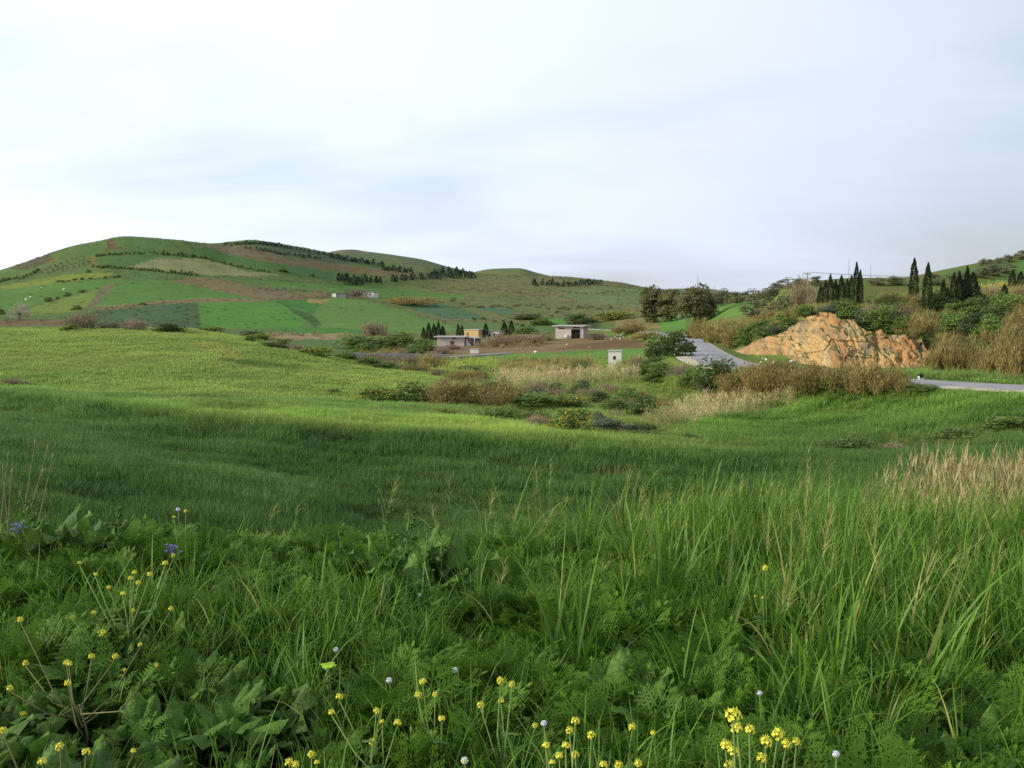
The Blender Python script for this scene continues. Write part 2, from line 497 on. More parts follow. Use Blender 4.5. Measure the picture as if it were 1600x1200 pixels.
# right-hand hillside
f = smooth(PXw, 1085, 1130) * smooth(R2, 100, 112)
n_ = np.clip(0.5 + 0.8 * fbm(X / 8, Y / 12, seed=62, oct=4), 0, 1)[..., None]
scr = C_(112, 112, 62) * (1 - n_) + C_(88, 116, 52) * n_
Cg[:] = Cg * (1 - f) + scr * f
HF = [
 ([(20, 419), (80, 388), (118, 383), (80, 398), (90, 406), (40, 421)], (84, 90, 64)),
 ([(78, 408), (92, 402), (90, 407), (76, 412)], (118, 108, 58)),
 ([(166, 373), (178, 374), (190, 389), (170, 391)], (104, 94, 68)),
 ([(40, 424), (140, 398), (156, 418), (20, 442)], (92, 116, 68)),
 ([(140, 401), (148, 400), (145, 409), (158, 417), (152, 419), (139, 409)], (128, 116, 70)),
 ([(156, 401), (250, 397), (250, 403), (200, 416), (160, 416)], (74, 116, 58)),
 ([(200, 417), (250, 403), (320, 405), (385, 424), (440, 431), (330, 431), (270, 424), (210, 419)], (132, 142, 100)),
 ([(0, 446), (110, 428), (176, 424), (180, 430), (128, 437), (90, 442), (32, 451), (0, 452)], (116, 138, 54)),
 ([(0, 452), (128, 440), (188, 436), (220, 437), (172, 445), (120, 458), (66, 472), (0, 486)], (84, 130, 54)),
 ([(44, 482), (120, 460), (156, 452), (140, 476), (128, 484), (80, 492), (44, 492)], (108, 136, 56)),
 ([(180, 446), (230, 438), (300, 440), (345, 450), (400, 460), (380, 468), (240, 472), (152, 480)], (82, 130, 56)),
 ([(172, 443), (180, 446), (148, 481), (130, 481)], (112, 110, 86)),
 ([(150, 480), (240, 471), (310, 466), (420, 466), (420, 470), (310, 473), (240, 476), (150, 486)], (128, 120, 88)),
 ([(140, 486), (308, 473), (314, 514), (164, 505), (150, 497)], (70, 102, 64)),
 ([(-300, 498), (108, 500), (108, 509), (-300, 509)], (114, 100, 74)),
 ([(310, 473), (428, 471), (480, 496), (464, 512), (316, 514)], (78, 136, 48)),
 ([(428, 471), (476, 469), (500, 478), (490, 489), (476, 491)], (64, 124, 46)),
 ([(476, 468), (516, 467), (510, 473), (480, 474)], (156, 142, 90)),
 ([(500, 478), (520, 466), (548, 466), (620, 483), (716, 513), (690, 524), (540, 524), (498, 512), (488, 492)], (90, 134, 62)),
 ([(440, 475), (475, 489), (500, 500), (502, 508), (490, 511), (466, 494)], (58, 100, 42)),
 ([(430, 513), (500, 511), (600, 519), (600, 524), (430, 521)], (66, 124, 48)),
 ([(390, 520), (640, 523), (640, 531), (410, 530)], (150, 138, 104)),
 ([(265, 439), (300, 433), (346, 436), (412, 452), (480, 458), (516, 453), (516, 465), (420, 469), (360, 459)], (120, 112, 82)),
 ([(400, 436), (620, 451), (740, 462), (700, 470), (560, 463), (420, 449)], (82, 128, 56)),
 ([(300, 386), (325, 388), (400, 406), (520, 426), (520, 440), (420, 422), (370, 412), (300, 397)], (72, 114, 60)),
 ([(312, 383), (376, 383), (460, 395), (410, 408), (360, 398)], (112, 108, 84)),
 ([(412, 408), (420, 400), (480, 406), (600, 422), (670, 429), (640, 436), (524, 424)], (118, 108, 76)),
 ([(386, 384), (412, 378), (520, 398), (600, 412), (520, 411), (440, 398)], (80, 102, 74)),
 ([(540, 463), (585, 458), (580, 464), (545, 468)], (120, 110, 85)),
 ([(590, 470), (640, 468), (700, 474), (640, 473)], (128, 118, 80)),
 ([(616, 474), (680, 472), (736, 488), (768, 499), (700, 499)], (72, 112, 78)),
 ([(736, 477), (810, 485), (800, 494), (768, 489)], (76, 114, 84)),
 ([(700, 501), (836, 509), (852, 516), (757, 512)], (86, 122, 62)),
 ([(836, 498), (889, 497), (883, 507), (849, 508)], (80, 140, 56)),
 ([(876, 489), (928, 495), (944, 513), (905, 516)], (74, 94, 54)),
 ([(905, 494), (988, 484), (985, 497), (949, 505)], (116, 112, 52)),
 ([(930, 447), (1000, 452), (1004, 480), (862, 464)], (102, 126, 78)),
 ([(960, 500), (1010, 495), (1035, 512), (960, 522)], (132, 128, 80)),
 # right-hand hill
 ([(1105, 477), (1175, 470), (1180, 488), (1100, 502)], (90, 136, 58)),
 ([(1030, 498), (1070, 496), (1078, 518), (1030, 518)], (88, 142, 56)),
 ([(1206, 464), (1250, 455), (1250, 474), (1215, 478)], (94, 134, 60)),
 ([(1440, 440), (1470, 426), (1540, 411), (1700, 395), (1700, 425), (1540, 432), (1500, 440)], (84, 124, 58)),
 ([(1500, 446), (1560, 436), (1700, 425), (1700, 442), (1540, 448)], (84, 132, 56)),
 ([(1525, 449), (1580, 443), (1580, 447), (1525, 453)], (182, 172, 66)),
]
for poly, c in HF: paint(poly, c)
VF = [  # valley floor, nearer
 ([(560, 520), (1030, 515), (1030, 620), (560, 620)], (104, 118, 66), 172, 400),
 ([(600, 548), (760, 533), (860, 531), (1000, 522), (1015, 536), (940, 548), (800, 553), (640, 558)], (128, 112, 84), 200, 400),
 ([(858, 547), (910, 537), (966, 531), (1010, 532), (1012, 543), (935, 545)], (112, 90, 66), 200, 400),
 ([(700, 558), (870, 550), (940, 546), (1020, 543), (1000, 572), (930, 577), (760, 566)], (92, 138, 58), 170, 300),
 ([(760, 564), (930, 560), (930, 580), (780, 586)], (116, 118, 70), 150, 300),
 ([(690, 563), (780, 562), (780, 578), (690, 576)], (122, 154, 62), 140, 300),
 ([(930, 588), (1000, 575), (1090, 560), (1110, 600), (1000, 600)], (88, 124, 52), 120, 250),
]
for poly, c, a, b in VF: paint(poly, c, a, b)
# near fields
m_k = smooth(PXw, 830, 700) * smooth(R2, 84, 94) * smooth(R2, 190, 172)
n_ = np.clip(0.5 + 0.9 * fbm(X / 16, Y / 9, seed=71, oct=4), 0, 1)[..., None]
Cg[:] = Cg * (1 - m_k) + (C_(126, 150, 76) * n_ + C_(106, 138, 64) * (1 - n_)) * m_k
paint([(290, 535), (330, 532), (385, 553), (380, 566), (350, 560)], (138, 140, 80), 110, 172, f=0.55)
paint([(345, 562), (400, 562), (475, 574), (460, 581), (400, 573)], (84, 118, 50), 110, 172, f=0.8)
m_v = smooth(PXw, 700, 830) * smooth(R2, 62, 70) * smooth(R2, 150, 130) * smooth(PXw, 1260, 1200)
Cg[:] = Cg * (1 - m_v) + (C_(104, 134, 66) * n_ + C_(92, 116, 58) * (1 - n_)) * m_v
m_r = smooth(PXw, 1040, 1120) * smooth(R2, 58, 64) * smooth(R2, 92, 86)
Cg[:] = Cg * (1 - m_r) + (C_(92, 132, 56) * n_ + C_(80, 122, 48) * (1 - n_)) * m_r
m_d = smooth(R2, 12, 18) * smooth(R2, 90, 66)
mottle = np.clip(0.5 + 1.0 * fbm(X / 11, Y / 5, seed=77, oct=4), 0, 1)[..., None]
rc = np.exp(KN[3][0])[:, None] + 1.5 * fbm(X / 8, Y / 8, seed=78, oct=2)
sunlit_band = np.clip(smooth(R2 - rc, -3.5, 1.5) * smooth(PXw, 1350, 700), 0, 1)
shaded_green = C_(64, 94, 46) * mottle + C_(52, 88, 40) * (1 - mottle)  # shade of the near slope painted into the crop colour, mottled at random
sunlit_green = C_(122, 146, 70) * mottle + C_(106, 138, 62) * (1 - mottle)  # same crop beyond the crest, painted lighter as if sunlit
Cg[:] = Cg * (1 - m_d) + (shaded_green * (1 - sunlit_band) + sunlit_green * sunlit_band) * m_d
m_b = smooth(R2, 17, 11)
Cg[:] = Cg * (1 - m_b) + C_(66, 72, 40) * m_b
paint([(925, 738), (960, 734), (1000, 739), (985, 744), (940, 744)], (120, 104, 76), 35, 70, f=0.35)
paint([(640, 742), (680, 740), (700, 750), (660, 752)], (104, 96, 66), 35, 70, f=0.25)
# road verges
f = (np.clip(1 - np.abs(dr - 6.5) / 3.5, 0, 1) * 0.9)[..., None]
Cg[:] = Cg * (1 - f) + C_(92, 128, 54) * f

def ground_col(x, y):
    a = np.arctan2(x, y); r = np.hypot(x, y)
    i = np.clip(np.searchsorted(AZ, a), 0, NA - 1); j = np.clip(np.searchsorted(RR, r), 0, NR - 1)
    return Cg[i, j]

V = np.stack([X, Y, Z + CAMZ], -1).reshape(-1, 3)
I0 = (np.arange(NA)[:, None] * NR + np.arange(NR - 1)[None, :])
A_ = I0; B_ = np.roll(I0, -1, axis=0)
Fq = np.stack([A_, A_ + 1, B_ + 1, B_], -1).reshape(-1, 4)
Fq = Fq[:, ::-1]
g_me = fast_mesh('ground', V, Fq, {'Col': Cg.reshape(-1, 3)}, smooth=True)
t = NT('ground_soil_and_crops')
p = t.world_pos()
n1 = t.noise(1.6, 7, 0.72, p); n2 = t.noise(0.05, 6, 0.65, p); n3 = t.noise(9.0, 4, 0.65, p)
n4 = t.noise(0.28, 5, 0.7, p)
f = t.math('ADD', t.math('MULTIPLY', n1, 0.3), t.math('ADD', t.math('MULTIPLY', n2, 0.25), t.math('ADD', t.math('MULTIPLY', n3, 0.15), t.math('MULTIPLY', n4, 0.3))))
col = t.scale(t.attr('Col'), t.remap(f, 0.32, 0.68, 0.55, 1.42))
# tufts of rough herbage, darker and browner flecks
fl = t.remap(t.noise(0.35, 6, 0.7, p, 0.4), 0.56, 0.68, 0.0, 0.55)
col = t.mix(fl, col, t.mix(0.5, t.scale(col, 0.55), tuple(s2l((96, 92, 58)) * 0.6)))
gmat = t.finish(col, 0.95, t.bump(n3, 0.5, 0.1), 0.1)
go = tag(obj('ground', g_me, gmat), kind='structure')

# ------------------------------------------------------------------ far ridge beyond the skyline
def far_ridge(prof, Yd, depth, name, srgb, seed):
    px = np.arange(prof[0][0], prof[-1][0] + 1, 4.0)
    py = pchip([p[0] for p in prof], [p[1] for p in prof], px)
    rows = np.linspace(-1, 1, 25)
    VV = []
    for a, b in zip(px, py):
        top = pt(a, b, Yd)
        for s in rows:
            k = 1 - s * s
            yy = top[1] + s * depth
            zz = -40 + (top[2] + 40) * (k ** 0.8)
            VV.append((top[0] * (1 + 0.25 * s * depth / Yd), yy, zz))
    VV = np.array(VV)
    VV[:, 2] += 3.0 * fbm(VV[:, 0] / 130, VV[:, 1] / 130, seed=seed, oct=4) * (1 - np.abs(np.tile(rows, len(px))))
    n = len(rows)
    Q = np.array([(i * n + j, (i + 1) * n + j, (i + 1) * n + j + 1, i * n + j + 1) for i in range(len(px) - 1) for j in range(n - 1)])
    VV[:, 2] += CAMZ
    t = NT(name + '_pasture')
    p = t.world_pos()
    f = t.noise(0.008, 6, 0.62, p)
    col = t.mix(t.remap(f, 0.35, 0.65), tuple(C_(*srgb)), tuple(C_(srgb[0] + 26, srgb[1] - 2, srgb[2] + 12)))
    col = t.scale(col, t.remap(t.noise(0.06, 5, 0.6, p), 0.3, 0.7, 0.75, 1.25))
    return tag(obj('hills', fast_mesh(name, VV, Q, smooth=True), t.finish(col, 0.95, None, 0.1)), kind='structure')
far_ridge([(440, 440), (500, 405), (530, 395), (551, 392), (580, 395), (620, 400), (660, 406), (700, 417), (730, 424), (770, 431), (820, 452)], 1900, 500, 'far_hill', (84, 116, 76), 5)
far_ridge([(700, 440), (740, 426), (770, 421), (810, 420), (840, 427), (880, 436), (930, 441), (990, 462)], 1750, 300, 'middle_far_hill', (96, 118, 76), 6)
far_ridge([(980, 480), (1020, 455), (1050, 451), (1090, 450), (1130, 456), (1160, 463), (1220, 490)], 2300, 500, 'low_far_hill', (92, 116, 92), 8)

# ------------------------------------------------------------------ road
def strip(P, offs, dz):
    P = np.asarray(P); T = np.gradient(P, axis=0); T /= np.linalg.norm(T, axis=1)[:, None]
    N = np.stack([T[:, 1], -T[:, 0]], 1)
    VV = []
    for p, n in zip(P, N):
        for o, h in offs:
            q = p + n * o
            VV.append((q[0], q[1], ROADZ + CAMZ + dz + h))
    m = len(offs)
    Q = np.array([(i * m + j, (i + 1) * m + j, (i + 1) * m + j + 1, i * m + j + 1) for i in range(len(P) - 1) for j in range(m - 1)])
    return np.array(VV), Q[:, ::-1]
t = NT('worn_asphalt'); p = t.world_pos()
ns = t.noise(0.5, 6, 0.6, p); nf = t.noise(25, 3, 0.6, p)
col = t.scale(tuple(s2l((160, 159, 158)) * 0.72), t.remap(t.math('ADD', t.math('MULTIPLY', ns, 0.7), t.math('MULTIPLY', nf, 0.3)), 0.3, 0.7, 0.78, 1.2))
asph = t.finish(col, 0.8, t.bump(nf, 0.4, 0.02), 0.35)
v, q = strip(ROAD, [(-2.8, -0.03), (-1.4, 0.01), (0, 0.04), (1.4, 0.01), (2.8, -0.03)], 0.05)
road = tag(obj('road', fast_mesh('road', v, q, smooth=True), asph), kind='structure')
shm = plain_mat('sandy_shoulder', (196, 184, 158), 0.25, 0.6, 0.95, 0.4, 0.05, k=0.75, dirt=(130, 128, 84))
for s in (-1, 1):
    v, q = strip(ROAD, sorted([(s * 2.8, -0.02), (s * 3.1, -0.03), (s * (3.4 if s > 0 else 4.4), -0.12)]), 0.045)
    tag(obj('road_shoulder', fast_mesh('road_shoulder', v, q, smooth=True), shm), kind='structure')
lm = plain_mat('worn_white_paint', (214, 214, 208), 0.3, 2.0, 0.7, 0.1, 0.01, k=0.8)
for i in range(0, len(ROAD) - 5, 5):
    seg = ROAD[i:i + 4]
    v, q = strip(seg, [(-0.06, 0), (0.06, 0)], 0.096)
    obj('centre_line', fast_mesh('centre_line', v, q), lm, road)

# ------------------------------------------------------------------ rock cutting beside the road
CT = [(1150, 552), (1163, 542), (1180, 533), (1200, 525), (1222, 519), (1238, 508), (1256, 498), (1272, 491), (1288, 488), (1303, 490), (1312, 497), (1322, 499), (1332, 497), (1340, 506), (1350, 514), (1362, 518), (1375, 514), (1384, 523), (1398, 522), (1412, 521), (1424, 531), (1436, 529), (1444, 544), (1455, 552), (1466, 568), (1480, 580)]
CB = [(1150, 552), (1165, 547), (1190, 551), (1230, 556), (1270, 560), (1300, 566), (1350, 569), (1400, 570), (1430, 577), (1466, 579), (1480, 582)]
CY = [(1150, 160), (1165, 148), (1190, 132), (1230, 121), (1270, 114), (1300, 110), (1350, 107), (1400, 104), (1440, 101.5), (1480, 99.5)]
cpx = np.linspace(1152, 1478, 420)
top = pchip(*zip(*CT), cpx) + 1.2 * fbm(cpx / 4, cpx * 0, seed=3, oct=3)
bot = pchip(*zip(*CB), cpx); cY = pchip(*zip(*CY), cpx)
nt = 96
VV = np.zeros((len(cpx), nt + 6, 3))
for i in range(len(cpx)):
    b = pt(cpx[i], bot[i], cY[i]); hgt = max(bot[i] - top[i], 1.0)
    lean = 0.6 + 0.030 * hgt
    tp = pt(cpx[i], top[i], cY[i] + lean)
    for j in range(nt):
        s = -0.30 + 1.30 * j / (nt - 1)
        sy = max(s, 0) ** 1.25
        q = b + (tp - b) * s
        q[1] = b[1] + (tp[1] - b[1]) * sy
        VV[i, j] = q
    for j in range(6):
        w_ = (j + 1) / 6; gx, gy = tp[0], tp[1] + 1.6 * (j + 1)
        VV[i, nt + j] = (gx, gy, tp[2] * (1 - w_) + (float(ground(gx, gy)) - 0.25) * w_)
xx, yy, zz = VV[..., 0], VV[..., 1], VV[..., 2]
ridge = 1 - np.abs(fbm((xx + 0.25 * zz) / 1.7, zz / 6.5, seed=21, oct=5)) * 3.2
fine = np.abs(fbm(xx / 0.7, zz / 0.8, yy / 2, seed=25, oct=4)) * 2.4 - 0.6
strata = 1 - np.abs(fbm((xx + zz * 0.6) / 1.3, zz / 1.0, seed=28, oct=3)) * 2
fade = np.ones(nt + 6); fade[nt:] = np.linspace(0.8, 0, 6)
endf = np.clip(np.minimum(cpx - 1152, 1478 - cpx) / 14, 0.1, 1)[:, None]
gul = np.abs(((xx + 1.1 * fbm(xx / 5, zz / 7, seed=31, oct=3)) / 1.55) % 1.0 - 0.5) * 2
blk = np.floor(3.0 * (0.5 + 0.5 * fbm(xx / 2.2, zz / 1.6, seed=34, oct=3))) / 3.0
disp = (0.45 * ridge + 0.30 * fine + 0.22 * strata - 0.55 * (1 - gul) ** 3 + 0.75 * blk + 0.7 * fbm(xx / 6, zz / 9, seed=29, oct=2)) * fade[None, :] * endf
VV[..., 1] -= disp + 0.3
VV[..., 0] -= disp * 0.45
VV[..., 2] += 0.15 * fine * endf
nn = nt + 6
ii = (np.arange(len(cpx) - 1)[:, None] * nn + np.arange(nn - 1)[None, :])
Q = np.stack([ii, ii + nn, ii + nn + 1, ii + 1], -1).reshape(-1, 4)
VV[..., 2] += CAMZ
t = NT('ochre_rock'); p = t.world_pos()
mp = t.n('ShaderNodeMapping'); mp.inputs['Scale'].default_value = (1, 0.5, 0.55); t.l(p, mp.inputs[0])
a = t.noise(0.22, 5, 0.6, mp.outputs[0], 0.6); b = t.noise(0.55, 6, 0.65, p, 0.5); c = t.noise(2.6, 6, 0.7, p); d = t.noise(0.35, 4, 0.6, mp.outputs[0], 1.2)
KR = 0.56
col = t.mix(t.remap(a, 0.40, 0.60), tuple(s2l((236, 200, 134)) * KR), tuple(s2l((206, 152, 98)) * KR))
col = t.mix(t.remap(b, 0.46, 0.62, 0, 0.9), col, tuple(s2l((150, 142, 118)) * KR))
col = t.mix(t.remap(d, 0.56, 0.66, 0, 0.85), col, tuple(s2l((238, 216, 172)) * KR))
col = t.mix(t.remap(c, 0.58, 0.72, 0, 0.6), col, tuple(s2l((112, 104, 66)) * KR))
col = t.scale(col, t.remap(t.noise(8, 4, 0.6, p), 0.3, 0.7, 0.72, 1.2))
nz_ = t.n('ShaderNodeSeparateXYZ'); t.l(t.n('ShaderNodeNewGeometry').outputs['Normal'], nz_.inputs[0])
led = t.math('MULTIPLY', t.remap(nz_.outputs[2], 0.55, 0.8), t.remap(b, 0.36, 0.5))
col = t.mix(led, col, tuple(s2l((98, 108, 54)) * 0.7))
rockm = t.finish(col, 0.92, t.bump(c, 0.8, 0.35), 0.15)
cl_o = tag(obj('rock_cliff', fast_mesh('rock_cliff', VV.reshape(-1, 3), Q[:, ::-1], smooth=False), rockm), kind='structure')
# ------------------------------------------------------------------ foliage builders
def rvec(n, rng):
    v = rng.normal(size=(n, 3)); return v / np.linalg.norm(v, axis=1)[:, None]
def leaf_quads(P, D, L, Wd, rng):
    """diamond leaves at P pointing along D"""
    n = len(P)
    side = np.cross(D, rvec(n, rng)); side /= np.linalg.norm(side, axis=1)[:, None] + 1e-9
    L = np.broadcast_to(L, n)[:, None]; Wd = np.broadcast_to(Wd, n)[:, None]
    V = np.stack([P - D * L * 0.5, P + side * Wd * 0.5 - D * L * 0.05, P + D * L * 0.5, P - side * Wd * 0.5 - D * L * 0.05], 1).reshape(-1, 3)
    return V, np.arange(4 * n).reshape(n, 4)
def crown(name, n, leaf, seed, lobes=14, kind='bush', up=0.3, aspect=1.0, thin=0.55):
    """foliage in a unit box: x,y within +-0.5, z 0..1"""
    rng = np.random.default_rng(seed)
    if kind == 'bush':
        ang = rng.uniform(0, 2 * PI, lobes); cph = rng.uniform(0.0, 1.0, lobes) ** 1.5; rr_ = rng.uniform(0.6, 1.0, lobes)
        sph = np.sqrt(1 - cph ** 2)
        C = np.stack([0.36 * rr_ * sph * np.cos(ang), 0.36 * rr_ * sph * np.sin(ang), 0.10 + 0.68 * cph * rr_], 1); Rl = rng.uniform(0.15, 0.25, lobes)
    elif kind == 'tree':
        d0 = rvec(lobes, rng) * (rng.uniform(0.3, 1.0, lobes) ** 0.5)[:, None]
        C = np.stack([0.36 * d0[:, 0], 0.36 * d0[:, 1], 0.58 + 0.30 * d0[:, 2]], 1); Rl = rng.uniform(0.11, 0.18, lobes)
    else:
        C = None
    if C is not None:
        k = rng.integers(0, lobes, n)
        d = rvec(n, rng); d[:, 2] = np.abs(d[:, 2]) * 0.55 + d[:, 2] * 0.45
        P = C[k] + d * (Rl[k] * rng.uniform(0.55, 1.08, n) ** 0.6)[:, None] * np.array([1, 1, 0.95])
        P[:, 2] = np.maximum(P[:, 2], 0.01)
        lr = rng.uniform(0, 1, lobes)
        rnd = np.clip(0.45 * lr[k] + 0.55 * rng.uniform(0, 1, n), 0, 1)
        D = rvec(n, rng) + d * 0.6; D[:, 2] += up
    elif kind == 'cypress':
        z = rng.uniform(0.0, 1, n) ** 0.9
        prof = np.interp(z, [0, 0.06, 0.25, 0.5, 0.75, 0.92, 1.0], [0.26, 0.38, 0.5, 0.44, 0.30, 0.13, 0.02])
        a = rng.uniform(0, 2 * PI, n)
        bump = 1 + 0.22 * np.sin(a * 3 + seed + z * 9) * np.sin(z * 23 + seed) + 0.12 * np.sin(a * 5 + z * 31)
        rad = prof * bump * rng.uniform(0.45, 1.05, n) ** 0.5
        bend = 0.10 * np.clip(z - 0.6, 0, 1) * math.sin(seed)
        P = np.stack([rad * np.cos(a) + bend, rad * np.sin(a), z], 1)
        D = np.stack([np.cos(a) * 0.9, np.sin(a) * 0.9, np.full(n, 0.35)], 1) + rng.normal(size=(n, 3)) * 0.25
        rnd = rng.uniform(0, 1, n)
    elif kind == 'strand':
        # broom-like upright shoots fanning out from the base
        lob = lobes; ca = rng.uniform(0, 2 * PI, lob); cr = 0.30 * np.sqrt(rng.uniform(0, 1, lob))
        k = rng.integers(0, lob, n); hl = rng.uniform(0.62, 1.0, lob) * (1 - 0.4 * (cr / 0.3) ** 2)
        bx, by = cr[k] * np.cos(ca[k]), cr[k] * np.sin(ca[k])
        a = rng.uniform(0, 2 * PI, n); tilt = rng.uniform(0, 0.55, n) ** 1.0
        s = rng.uniform(0.12, 1.0, n) ** 0.7
        hh = hl[k] * rng.uniform(0.75, 1.05, n)
        P = np.stack([bx + np.cos(a) * tilt * s * 0.34, by + np.sin(a) * tilt * s * 0.34, s * hh * (1 - 0.25 * tilt)], 1)
        D = np.stack([np.cos(a) * tilt, np.sin(a) * tilt, np.ones(n)], 1) + rng.normal(size=(n, 3)) * 0.22
        rnd = np.clip(0.35 * rng.uniform(0, 1, lob)[k] + 0.65 * rng.uniform(0, 1, n), 0, 1)
    if kind != 'cypress':                      # fill the unit box
        P[:, :2] *= 0.49 / np.percentile(np.abs(P[:, :2]), 99)
        if kind == 'bush' or kind == 'strand': P[:, 2] = (P[:, 2] - np.percentile(P[:, 2], 0.5) * 0.8) / (np.percentile(P[:, 2], 99.5))
        else:
            lo, hi = np.percentile(P[:, 2], (1, 99.5)); P[:, 2] = 0.07 + 0.93 * (P[:, 2] - lo) / (hi - lo)
        P[:, 2] = np.maximum(P[:, 2], 0.005)
    D /= np.linalg.norm(D, axis=1)[:, None]
    L = leaf * rng.uniform(0.6, 1.4, n)
    V, Fq = leaf_quads(P, D, L, L * thin, rng)
    return fast_mesh(name, V, Fq, {'rnd': np.repeat(rnd, 4)})
def stems(name, seed, kind='bush', n=9):
    rng = random.Random(seed); mb = MB()
    if kind == 'tree':
        mb.tube([(0, 0, -0.06), (0.01, 0, 0.12), (-0.01, 0.01, 0.28), (0, 0, 0.46)], [0.036, 0.030, 0.026, 0.016], 7)
        for i in range(n):
            a = rng.uniform(0, 2 * PI); r = rng.uniform(0.15, 0.33); z = rng.uniform(0.5, 0.8); b = rng.uniform(0.18, 0.4)
            mb.tube([(0, 0, b), (0.5 * r * math.cos(a), 0.5 * r * math.sin(a), b + 0.6 * (z - b)), (r * math.cos(a), r * math.sin(a), z)], [0.016, 0.010, 0.004], 5)
    elif kind == 'cypress':
        mb.tube([(0, 0, -0.05), (0, 0, 0.1), (0, 0, 0.8)], [0.09, 0.08, 0.02], 6)
    else:
        for i in range(n):
            a = rng.uniform(0, 2 * PI); r = rng.uniform(0.1, 0.36); z = rng.uniform(0.4, 0.85); b = 0.05
            mb.tube([(b * math.cos(a), b * math.sin(a), -0.08), (0.5 * r * math.cos(a), 0.5 * r * math.sin(a), 0.5 * z), (r * math.cos(a), r * math.sin(a), z)], [0.016, 0.010, 0.003], 4)
    return mb.mesh(name, True)

M = {}
M['green'] = foliage_mat('leaf_mid_green', (66, 92, 40), (128, 152, 74))
M['dark'] = foliage_mat('leaf_dark_green', (52, 72, 36), (104, 122, 62))
M['grey'] = foliage_mat('leaf_grey_green', (70, 84, 62), (120, 132, 100))
M['olive'] = foliage_mat('leaf_olive', (82, 88, 62), (136, 138, 100))
M['euc'] = foliage_mat('leaf_eucalyptus', (80, 86, 54), (138, 134, 84))
M['cypress'] = foliage_mat('leaf_cypress', (36, 48, 30), (70, 84, 48), 0.12)
M['conifer'] = foliage_mat('leaf_conifer', (38, 56, 42), (66, 86, 60), 0.1)
M['tamarisk'] = foliage_mat('shoot_olive_brown', (112, 104, 58), (166, 148, 90))
M['brown'] = foliage_mat('shoot_bare_brown', (112, 98, 76), (158, 142, 114), 0.1)
M['russet'] = foliage_mat('shoot_russet', (136, 92, 52), (170, 128, 76), 0.15)
M['cane'] = foliage_mat('cane_tan', (122, 114, 64), (164, 148, 92))
M['pale'] = foliage_mat('twig_pale', (146, 132, 112), (196, 182, 160), 0.1)
M['yellow'] = foliage_mat('blossom_yellow', (206, 160, 20), (236, 200, 40), 0.2, objvar=0.05)
M['bark'] = plain_mat('bark', (112, 98, 80), 0.3, 6, 0.9, 0.5, 0.02, k=0.8)
M['bark_pale'] = plain_mat('bark_pale', (168, 156, 138), 0.3, 5, 0.9, 0.4, 0.02, k=0.8)

CR = {
 'green': [crown('leafy_crown', 3400, 0.072, s, 20) for s in (1, 2, 3)],
 'dark': [crown('dense_crown', 4200, 0.064, s, 24) for s in (4, 5)],
 'grey': [crown('grey_crown', 4200, 0.062, s, 20) for s in (6, 7)],
 'olive': [crown('olive_crown', 2800, 0.072, s, 22, 'tree') for s in (8, 9, 10)],
 'euc': [crown('eucalyptus_crown', 9000, 0.062, s, 38, 'tree', up=-0.3) for s in (11, 12)],
 'cypress': [crown('cypress_crown', 3600, 0.085, s, 0, 'cypress', thin=0.4) for s in (13, 14, 15, 16)],
 'tamarisk': [crown('shoots', 4200, 0.11, s, 16, 'strand', thin=0.13) for s in (21, 22, 23)],
 'brown': [crown('twigs', 3000, 0.13, s, 12, 'strand', thin=0.07) for s in (24, 25)],
 'pale': [crown('pale_twigs', 2200, 0.10, s, 18, 'tree', thin=0.10) for s in (26,)],
 'cane': [crown('canes', 3800, 0.20, s, 26, 'strand', thin=0.07) for s in (27, 28)],
 'gorse': [crown('gorse_crown', 3400, 0.068, s, 20) for s in (31, 32)],
 'yellow': [crown('blossom', 300, 0.045, s, 20, thin=0.9) for s in (31, 32)],
}
CR['russet'] = [crown('russet_twigs', 2600, 0.12, 29, 12, 'strand', thin=0.10)]
ST = {'bush': stems('stems', 3), 'tree': stems('trunk', 4, 'tree', 11), 'cypress': stems('cypress_trunk', 5, 'cypress')}
for k_, ms in CR.items():
    for me in ms: me.materials.append(M['green' if k_ == 'gorse' else k_])
ST['bush'].materials.append(M['bark']); ST['tree'].materials.append(M['bark']); ST['cypress'].materials.append(M['bark'])
KINDN = {'green': 'green_bush', 'dark': 'dark_bush', 'grey': 'grey_bush', 'olive': 'olive_tree', 'euc': 'eucalyptus_tree', 'cypress': 'cypress_tree',
         'tamarisk': 'tamarisk_shrub', 'brown': 'bare_shrub', 'pale': 'bare_tree', 'cane': 'cane_clump', 'gorse': 'gorse_bush', 'russet': 'dry_shrub'}
CATN = {'olive': 'tree', 'euc': 'tree', 'cypress': 'tree', 'pale': 'tree', 'cane': 'canes'}
RIM = ('rim of', 'rim left', 'top of the highest', 'notch', 'middle of the rock', 'pale part of the rock', 'above the right end of the rock', 'gap of the right-hand rocks', 'upper left rim')
_cnt = {}
